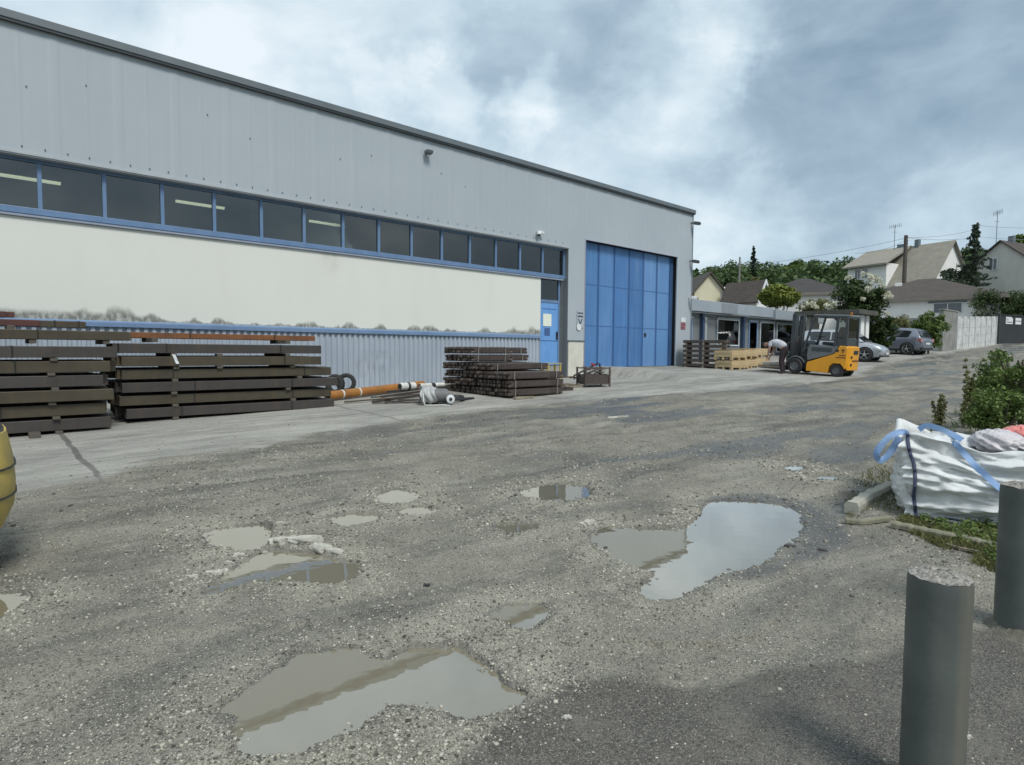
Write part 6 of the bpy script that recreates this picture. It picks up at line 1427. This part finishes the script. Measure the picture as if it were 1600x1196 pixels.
# small brown roof with white barge board
t, W, ze, za, r = gable_front(1188, 52, 26, 466, 441, 3.2, 'low house showing a dark brown roof and white barge board behind the office', M_hwhite, M_tbrown, turn=1.0)
b = MB(); sl = (za-ze)/(W/2)
for s_ in (-1, 1): b.prism([(0,za-.12),(0,za+.22),(s_*(W/2+.3),ze-sl*.3+.22),(s_*(W/2+.3),ze-sl*.3-.12)], -.40, -.32, 'y')
b.build('barge_board', M_white, r)
def hip(px, Y, wpx, y_eave, y_top, depth, label, wm, rm, turn=0, ridge=.25, fascia=None, over=.5, name='house'):
    g, a = frame_at(px, 550, Y, turn); zg_ = bz(g[0], g[1]); th = math.atan2(g[0], g[1]); W = wpx*Y/FPX/math.cos(th)*.9
    ze = at(px, y_eave, Y)[2]-zg_; za = at(px, y_top, Y)[2]-zg_; t = thing(name, (g[0], g[1], zg_), a, label, 'house')
    b = MB(); b.box(-W/2, W/2, 0, depth, -1, ze); b.build('wall', wm, t)
    x0, x1, y0, y1 = -W/2-over, W/2+over, -over, depth+over; rx = W*ridge/2
    b = MB(); b.add([(x0,y0,ze),(x1,y0,ze),(x1,y1,ze),(x0,y1,ze),(-rx,depth/2,za),(rx,depth/2,za)], [(0,1,5,4),(1,2,5),(2,3,4,5),(3,0,4),(0,3,2,1)]); r = b.build('roof', rm, t)
    b = MB(); b.box(x0, x1, y0-.03, y0, ze-.28, ze); b.box(x0, x0+.03, y0, y1, ze-.28, ze); b.box(x1-.03, x1, y0, y1, ze-.28, ze); b.box(x0+.03, x1-.03, y0, 0, ze-.06, ze-.002); b.build('gutter_board', fascia or surf('fascia_taupe', (.20,.18,.155), (.16,.14,.125), .7), r)
    return t, W, ze, za, r
# dark hip roof house
hip(1252, 62, 120, 458, 428, 9, 'low house with dark slate hip roof behind the yellow bush', M_hwhite, M_tdark, ridge=.12)
hip(1290, 64, 110, 463, 447, 8, 'long low grey roofed outbuilding left of the white bungalow', M_hwhite, tiles('roof_tiles_greybrown', (.17,.155,.135), (.12,.11,.10)), ridge=.6)
# white bungalow
t, W, ze, za, r = hip(1432, 54, 186, 466, 428, 9.5, 'white bungalow with brown hip roof behind the parked cars', M_hwhite, M_tbrown, turn=-.12, ridge=.12)
hwin(t, W*.10, W*.27, ze-1.35, ze-.55, nm='window'); b = MB(); b.box(W*.06, W*.30, -.12, -.02, ze-.5, ze-.38); b.build('shutter_box', M_trim, t)
b = MB(); b.tube([(W*.41,-.1,ze-.1), (W*.41,-.1,0)], .05, 8); b.build('downpipe', M_white, t); b = MB(); b.box(-W/2-.02, W/2+.02, -.04, -.005, .2, ze-1.75); b.build('base_course', surf('base_grey', (.28,.28,.27), (.22,.22,.21), .85), t)
b = MB(); b.box(-.2*W, -.2*W+.5, 3, 3.5, ze+.8, ze+1.75); b.build('chimney', M_hwhite, r)
# big white dormer house
g, a = frame_at(1380, 550, 78, -.55); zg_ = bz(g[0], g[1]); t = thing('house', (g[0], g[1], zg_), a, 'tall white house with tan roof, dormer and right-hand gable above the bungalow', 'house')
za = at(1405, 383, 78)[2]-zg_; ze = za-5.6; Wd = 10.4; Dp = 9.0
b = MB(); b.prism([(0,-1),(Dp,-1),(Dp,ze),(Dp/2,za-.05),(0,ze)], -Wd/2, Wd/2, 'x'); b.build('wall', M_hwhite, t)
b = MB()
for s_ in (0, 1):
    y_e = -.5 if s_ == 0 else Dp+.5; z_e = ze-.5*(za-ze)/(Dp/2); b.prism([(Dp/2,za),(Dp/2,za+.16),(y_e,z_e+.16),(y_e,z_e)], -Wd/2-.4, Wd/2+.4, 'x')
r = b.build('roof', M_tgrey, t)
b = MB(); x0, x1 = -Wd/2-.2, .2; b.box(x0+.2, x1-.2, -.02, Dp/2-.3, ze-1.0, ze+3.35); dm_ = b.build('dormer', M_hwhite, t)
b = MB(); b.prism([(-.7,ze+3.1),(-.7,ze+3.3),(Dp/2,za+.26),(Dp/2,za+.02)], x0-.2, x1+.2, 'x'); b.build('dormer_roof', M_tgrey, t)
hwin(t, x0+1.3, x0+1.95, ze+1.7, ze+2.9, y=-.04, nm='window'); hwin(t, x0+2.3, x0+2.95, ze+1.7, ze+2.9, y=-.04, nm='window'); hwin(t, 1.5, 2.6, ze-2.2, ze-1.0, nm='window')
b = MB(); b.box(-1.3, -.4, Dp/2-.3, Dp/2+.3, za-.2, za+.55); b.build('chimney', surf('chimney_blue', (.10,.15,.2), (.12,.16,.2), .7), r)
b = MB(); b.box(.9, 1.4, Dp/2-.3, Dp/2+.2, za-.1, za+.85); b.build('chimney', M_trim, r)
def antenna(px, pb, ptop, Y, label, w=1.3):
    p0 = at(px, pb, Y); H = at(px, ptop, Y)[2]-p0[2]; t = thing('tv_antenna', tuple(p0), 0, label, 'antenna', 'roof antennas')
    b = MB(); b.tube([(0,0,0), (0,0,H)], .035, 6); b.build('mast', M_trim, t); b = MB(); b.bar((-w*.5,0,H*.92), (w*.6,0,H*1.0), .04)
    for k in range(7): x = -w*.5+w*1.1*k/6; z = H*.92+H*.08*k/6; b.bar((x,0,z-.28), (x,0,z+.28), .025)
    b.bar((-.3,0,H*.72), (.3,0,H*.72), .03); b.build('aerial', M_trim, t)
antenna(1397, 391, 352, 77, 'thin rake aerial on the ridge of the white dormer house'); antenna(1556, 390, 330, 70, 'tall thin aerial on the ridge of the grey gabled house', .9)
# right grey gabled house
t, W, ze, za, r = gable_front(1556, 66, 76, 418, 378, 9, 'grey rendered gabled house with brown roof at the right edge above the hedge', M_hgrey, M_tbrown, turn=-.45)
hwin(t, -1.0, -.3, ze-.2, ze+1.0, nm='window'); b = MB(); b.box(-.35, .15, 2.0, 2.5, za-.4, za+.8); b.build('chimney', M_trim, r)
b = MB(); b.prism([(W/2-.2,-1),(W/2+4,-1),(W/2+4,ze-.6),(W/2-.2,ze-.6)], .8, 7, 'y'); b.build('side_wing', M_hwhite, t)
b = MB(); b.prism([(W/2-.2,ze-.6),(W/2+4.3,ze-.6),(W/2+4.3,ze+2.0),(W/2-.2,ze+3.2)], 1.2, 7.2, 'y'); b.build('side_wing_roof', M_tbrown, t)

# utility poles and wires
def pole(px, pb, ptop, Y, label, arm=True, r=.16, m=None):
    g = at(px, 555, Y); zg_ = bz(g[0], g[1]); H = at(px, ptop, Y)[2]-zg_; t = thing('utility_pole', (g[0], g[1], zg_), 0, label, 'pole', 'utility poles')
    b = MB(); b.tube([(0,0,0), (0,0,H)], [r*1.2, r*.85], 10); b.build('pole_shaft', m or surf('pole_wood', (.10,.085,.07), (.06,.05,.045), .85, 4), t, smooth=True)
    if arm:
        b = MB()
        for z in (.25, .6, .95): b.bar((-.16,0,H-z), (.25,0,H-z), .05); b.tube([(.22,0,H-z), (.22,0,H-z+.12)], .04, 6)
        b.build('insulators', M_trim, t)
    return np.array([g[0], g[1], zg_+H])
p1 = pole(1408, 470, 368, 67, 'thick brown utility pole before the dormer house', r=.21)
p2 = pole(1518, 470, 348, 67, 'utility pole rising out of the tall spruce', r=.14)
p3 = pole(1152, 470, 402, 56, 'thin grey pole between cream gable and brown roof', arm=False, r=.09, m=surf('pole_grey', (.22,.21,.19)))
def wire(a, b_, sag, label, r=.018):
    a = np.array(a); b_ = np.array(b_); P = [tuple(a+(b_-a)*q-np.array([0,0,sag*4*q*(1-q)])) for q in np.linspace(0, 1, 14)]
    o = MB(); o.tube(P, r, 5); o = o.build('overhead_wire', M_trim, None); tag(o, label, 'wire', 'overhead wires')
wire(p1-np.array([0,0,.25]), p2-np.array([0,0,1.6]), .25, 'lower wire between the two brown utility poles')
wire(p1-np.array([0,0,.2]), p2-np.array([0,0,.7]), .3, 'upper wire between the two brown utility poles')
wire(p1-np.array([0,0,.3]), at(1120, 418, 88), .5, 'wire running left from the thick pole towards the wood')
wire(p1-np.array([0,0,.55]), at(1336, 396, 74), .4, 'short lower wire running left from the thick pole to the dormer roof')
wire(p2-np.array([0,0,.3]), at(1700, 352, 64), .3, 'wire running right from the spruce pole out of view')
wire(p2-np.array([0,0,1.5]), at(1700, 371, 64), .3, 'lower wire running right from the spruce pole')

# ------------------------------------------------------------------ white panel fence, porch, gate
wa = gp(1494, 546.5); wb = gp(1556, 539)
t = thing('panel_fence', (wa[0], wa[1], bz(wa[0], wa[1])), math.atan2(wb[1]-wa[1], wb[0]-wa[0]), 'weathered white concrete panel fence with posts and curved tops left of the gate', 'fence')
Lw = float(np.hypot(*(wb-wa)[:2])); Hw = at(1494, 492, float(wa[1]))[2]-bz(wa[0], wa[1]); rise = bz(wb[0], wb[1])-bz(wa[0], wa[1]); nb = 7
M_fence = surf('dirty_white', (.66,.67,.66), (.42,.43,.42), .85, 1.6, streak=.5, streakcol=(.20,.20,.18))
for k in range(nb):
    x0, x1 = Lw*k/nb, Lw*(k+1)/nb; dz = rise*k/nb; b = MB()
    for r_ in range(4): b.box(x0+.08, x1-.08, .02, .07, dz-.2+(Hw-.1)*r_/4+.012, dz-.2+(Hw-.1)*(r_+1)/4)
    n_ = 8; b.prism([(x0+.08, dz+Hw-.3)]+[(x0+.08+(x1-x0-.16)*q/n_, dz+Hw-.3+.22*math.sin(math.pi*q/n_)) for q in range(1, n_)]+[(x1-.08, dz+Hw-.3)], .02, .07, 'y'); b.build('fence_panel', M_fence, t, bevel=.005)
for k in range(nb+1):
    b = MB(); b.box(Lw*k/nb-.075, Lw*k/nb+.075, -.02, .12, rise*k/nb-.4, rise*k/nb+Hw-.12); b.build('fence_post', M_fence, t, bevel=.01)
# grey stone wall stub left of it
wc = gp(1478, 548.5); t = thing('garden_wall', (wc[0], wc[1], bz(wc[0], wc[1])), math.atan2(wa[1]-wc[1], wa[0]-wc[0]), 'stained grey rendered garden wall joining the white panel fence', 'wall')
b = MB(); b.box(-1.0, float(np.hypot(*(wa-wc)[:2]))-.12, -.05, .2, -.4, Hw+.25); b.build('wall_face', surf('wall_stained', (.30,.30,.28), (.17,.17,.16), .9, 1.4, streak=.5), t)
b = MB(); b.box(-1.05, float(np.hypot(*(wa-wc)[:2]))-.1, -.09, .24, Hw+.252, Hw+.31); b.build('coping', M_conc, t)
# gate
ga = gp(1560, 537.5); gb = at(1640, 534, float(gp(1598, 535.5)[1])*1.02)
t = thing('metal_gate', (ga[0], ga[1], bz(ga[0], ga[1])-.05), math.atan2(gb[1]-ga[1], gb[0]-ga[0]), 'tall dark grey sheet metal gate with two white notices', 'gate')
Lg = float(np.hypot(*(gb-ga)[:2])); Hg = at(1565, 491, float(ga[1]))[2]-bz(ga[0], ga[1]); M_gate = surf('gate_dark', (.028,.032,.034), (.04,.043,.045), .5, 1)
ribbed(0, Lg, 0, .05, Hg, .25, .02).build('gate_leaf', M_gate, t)
b = MB(); b.bar((0,-.04,.1), (Lg,-.04,.1), .05); b.bar((0,-.04,Hg), (Lg,-.04,Hg), .06); b.box(-.2, -.02, -.1, .2, -.3, Hg+.1); b.build('gate_frame', M_gate, t)
def kx(px): # local x on the gate for a pixel column
    v = ray(px, 515); u_ = (gb-ga)[:2]/Lg; A2 = np.array([[v[0], -u_[0]], [v[1], -u_[1]]]); s_ = np.linalg.solve(A2, ga[:2]); return float(s_[1]), float((CAM+v*s_[0])[2])
x0_, _ = kx(1570); x1_, _ = kx(1581); x2_, _ = kx(1585); x3_, _ = kx(1594); zz1 = at(1575, 495, float(ga[1])*1.02)[2]-bz(ga[0], ga[1]); zz0 = at(1575, 506, float(ga[1])*1.02)[2]-bz(ga[0], ga[1])
b = MB(); b.prism([(x0_,zz0),(x1_,zz0),(x1_,zz1-.15),(x1_-.2,zz1),(x0_,zz1)], -.045, -.03, 'y'); q = b.build('notice', M_white, t)
b = MB(); b.box(x0_+.12, x1_-.12, -.05, -.046, zz0+.1, zz0+.18); b.box(x0_+.1, x0_+.2, -.05, -.046, zz0+.25, zz1-.1); b.box(x0_+.3, x0_+.36, -.05, -.046, zz0+.25, zz1-.16); b.build('notice_lettering', M_trim, q)
b = MB(); b.box(x2_, x3_, -.045, -.03, zz0, zz0+(zz1-zz0)*.42); b.box(x2_, x3_, -.045, -.03, zz0+(zz1-zz0)*.52, zz1*1-.05); b.build('notice', M_white, t)
# porch behind the forklift: white pillars, dark flat roof
pg = at(1343, 540, 31); t = thing('car_port', (pg[0], pg[1], bz(pg[0], pg[1])), ROT, 'open shelter with thick white pillars and dark flat roof behind the forklift', 'shelter')
zt_p = at(1343, 493, 31)[2]-bz(pg[0], pg[1])
for x in (-.45, .25):
    b = MB(); b.box(x, x+.42, -.2, .3, -.3, zt_p); b.build('pillar', M_hwhite, t, bevel=.02)
b = MB(); b.box(-1.7, .95, -.5, 2.6, zt_p+.002, zt_p+.22); b.build('flat_roof', surf('roof_moss', (.10,.10,.08), (.06,.06,.055), .9, 3), t)
b = MB(); b.box(-.4, .6, 2.3, 2.5, -.3, zt_p); b.build('back_wall', M_hgrey, t)

# what the windows and puddles mirror: trees and a shed across the road behind the camera
for i, (x, y, h, lab) in enumerate([(24, -9, 7.5, 'leafy tree across the road behind the camera, first'), (31, -3, 8.5, 'leafy tree across the road behind the camera, second'), (37, 6, 9, 'leafy tree across the road, right of the weeds'), (19, -20, 8, 'leafy tree far behind the camera'), (44, -16, 11, 'tall tree beyond the road behind the camera'), (33, -26, 10, 'tall tree well behind the camera')]):
    t = thing('tree', (x, y, bz(x, y)), 0, lab, 'tree', 'trees out of view behind the camera')
    cl_ = blob(0, 0, h*.55, h*.42, h*.42, h*.42, 30, h*.13); leafcloud('crown', LD, t, cl_, 90, .5)
    b = MB(); b.tube([(0,0,0), (0,.1,h*.5), (0,0,h*.8)], [.2,.14,.04], 8); b.build('trunk', M_bark, t)
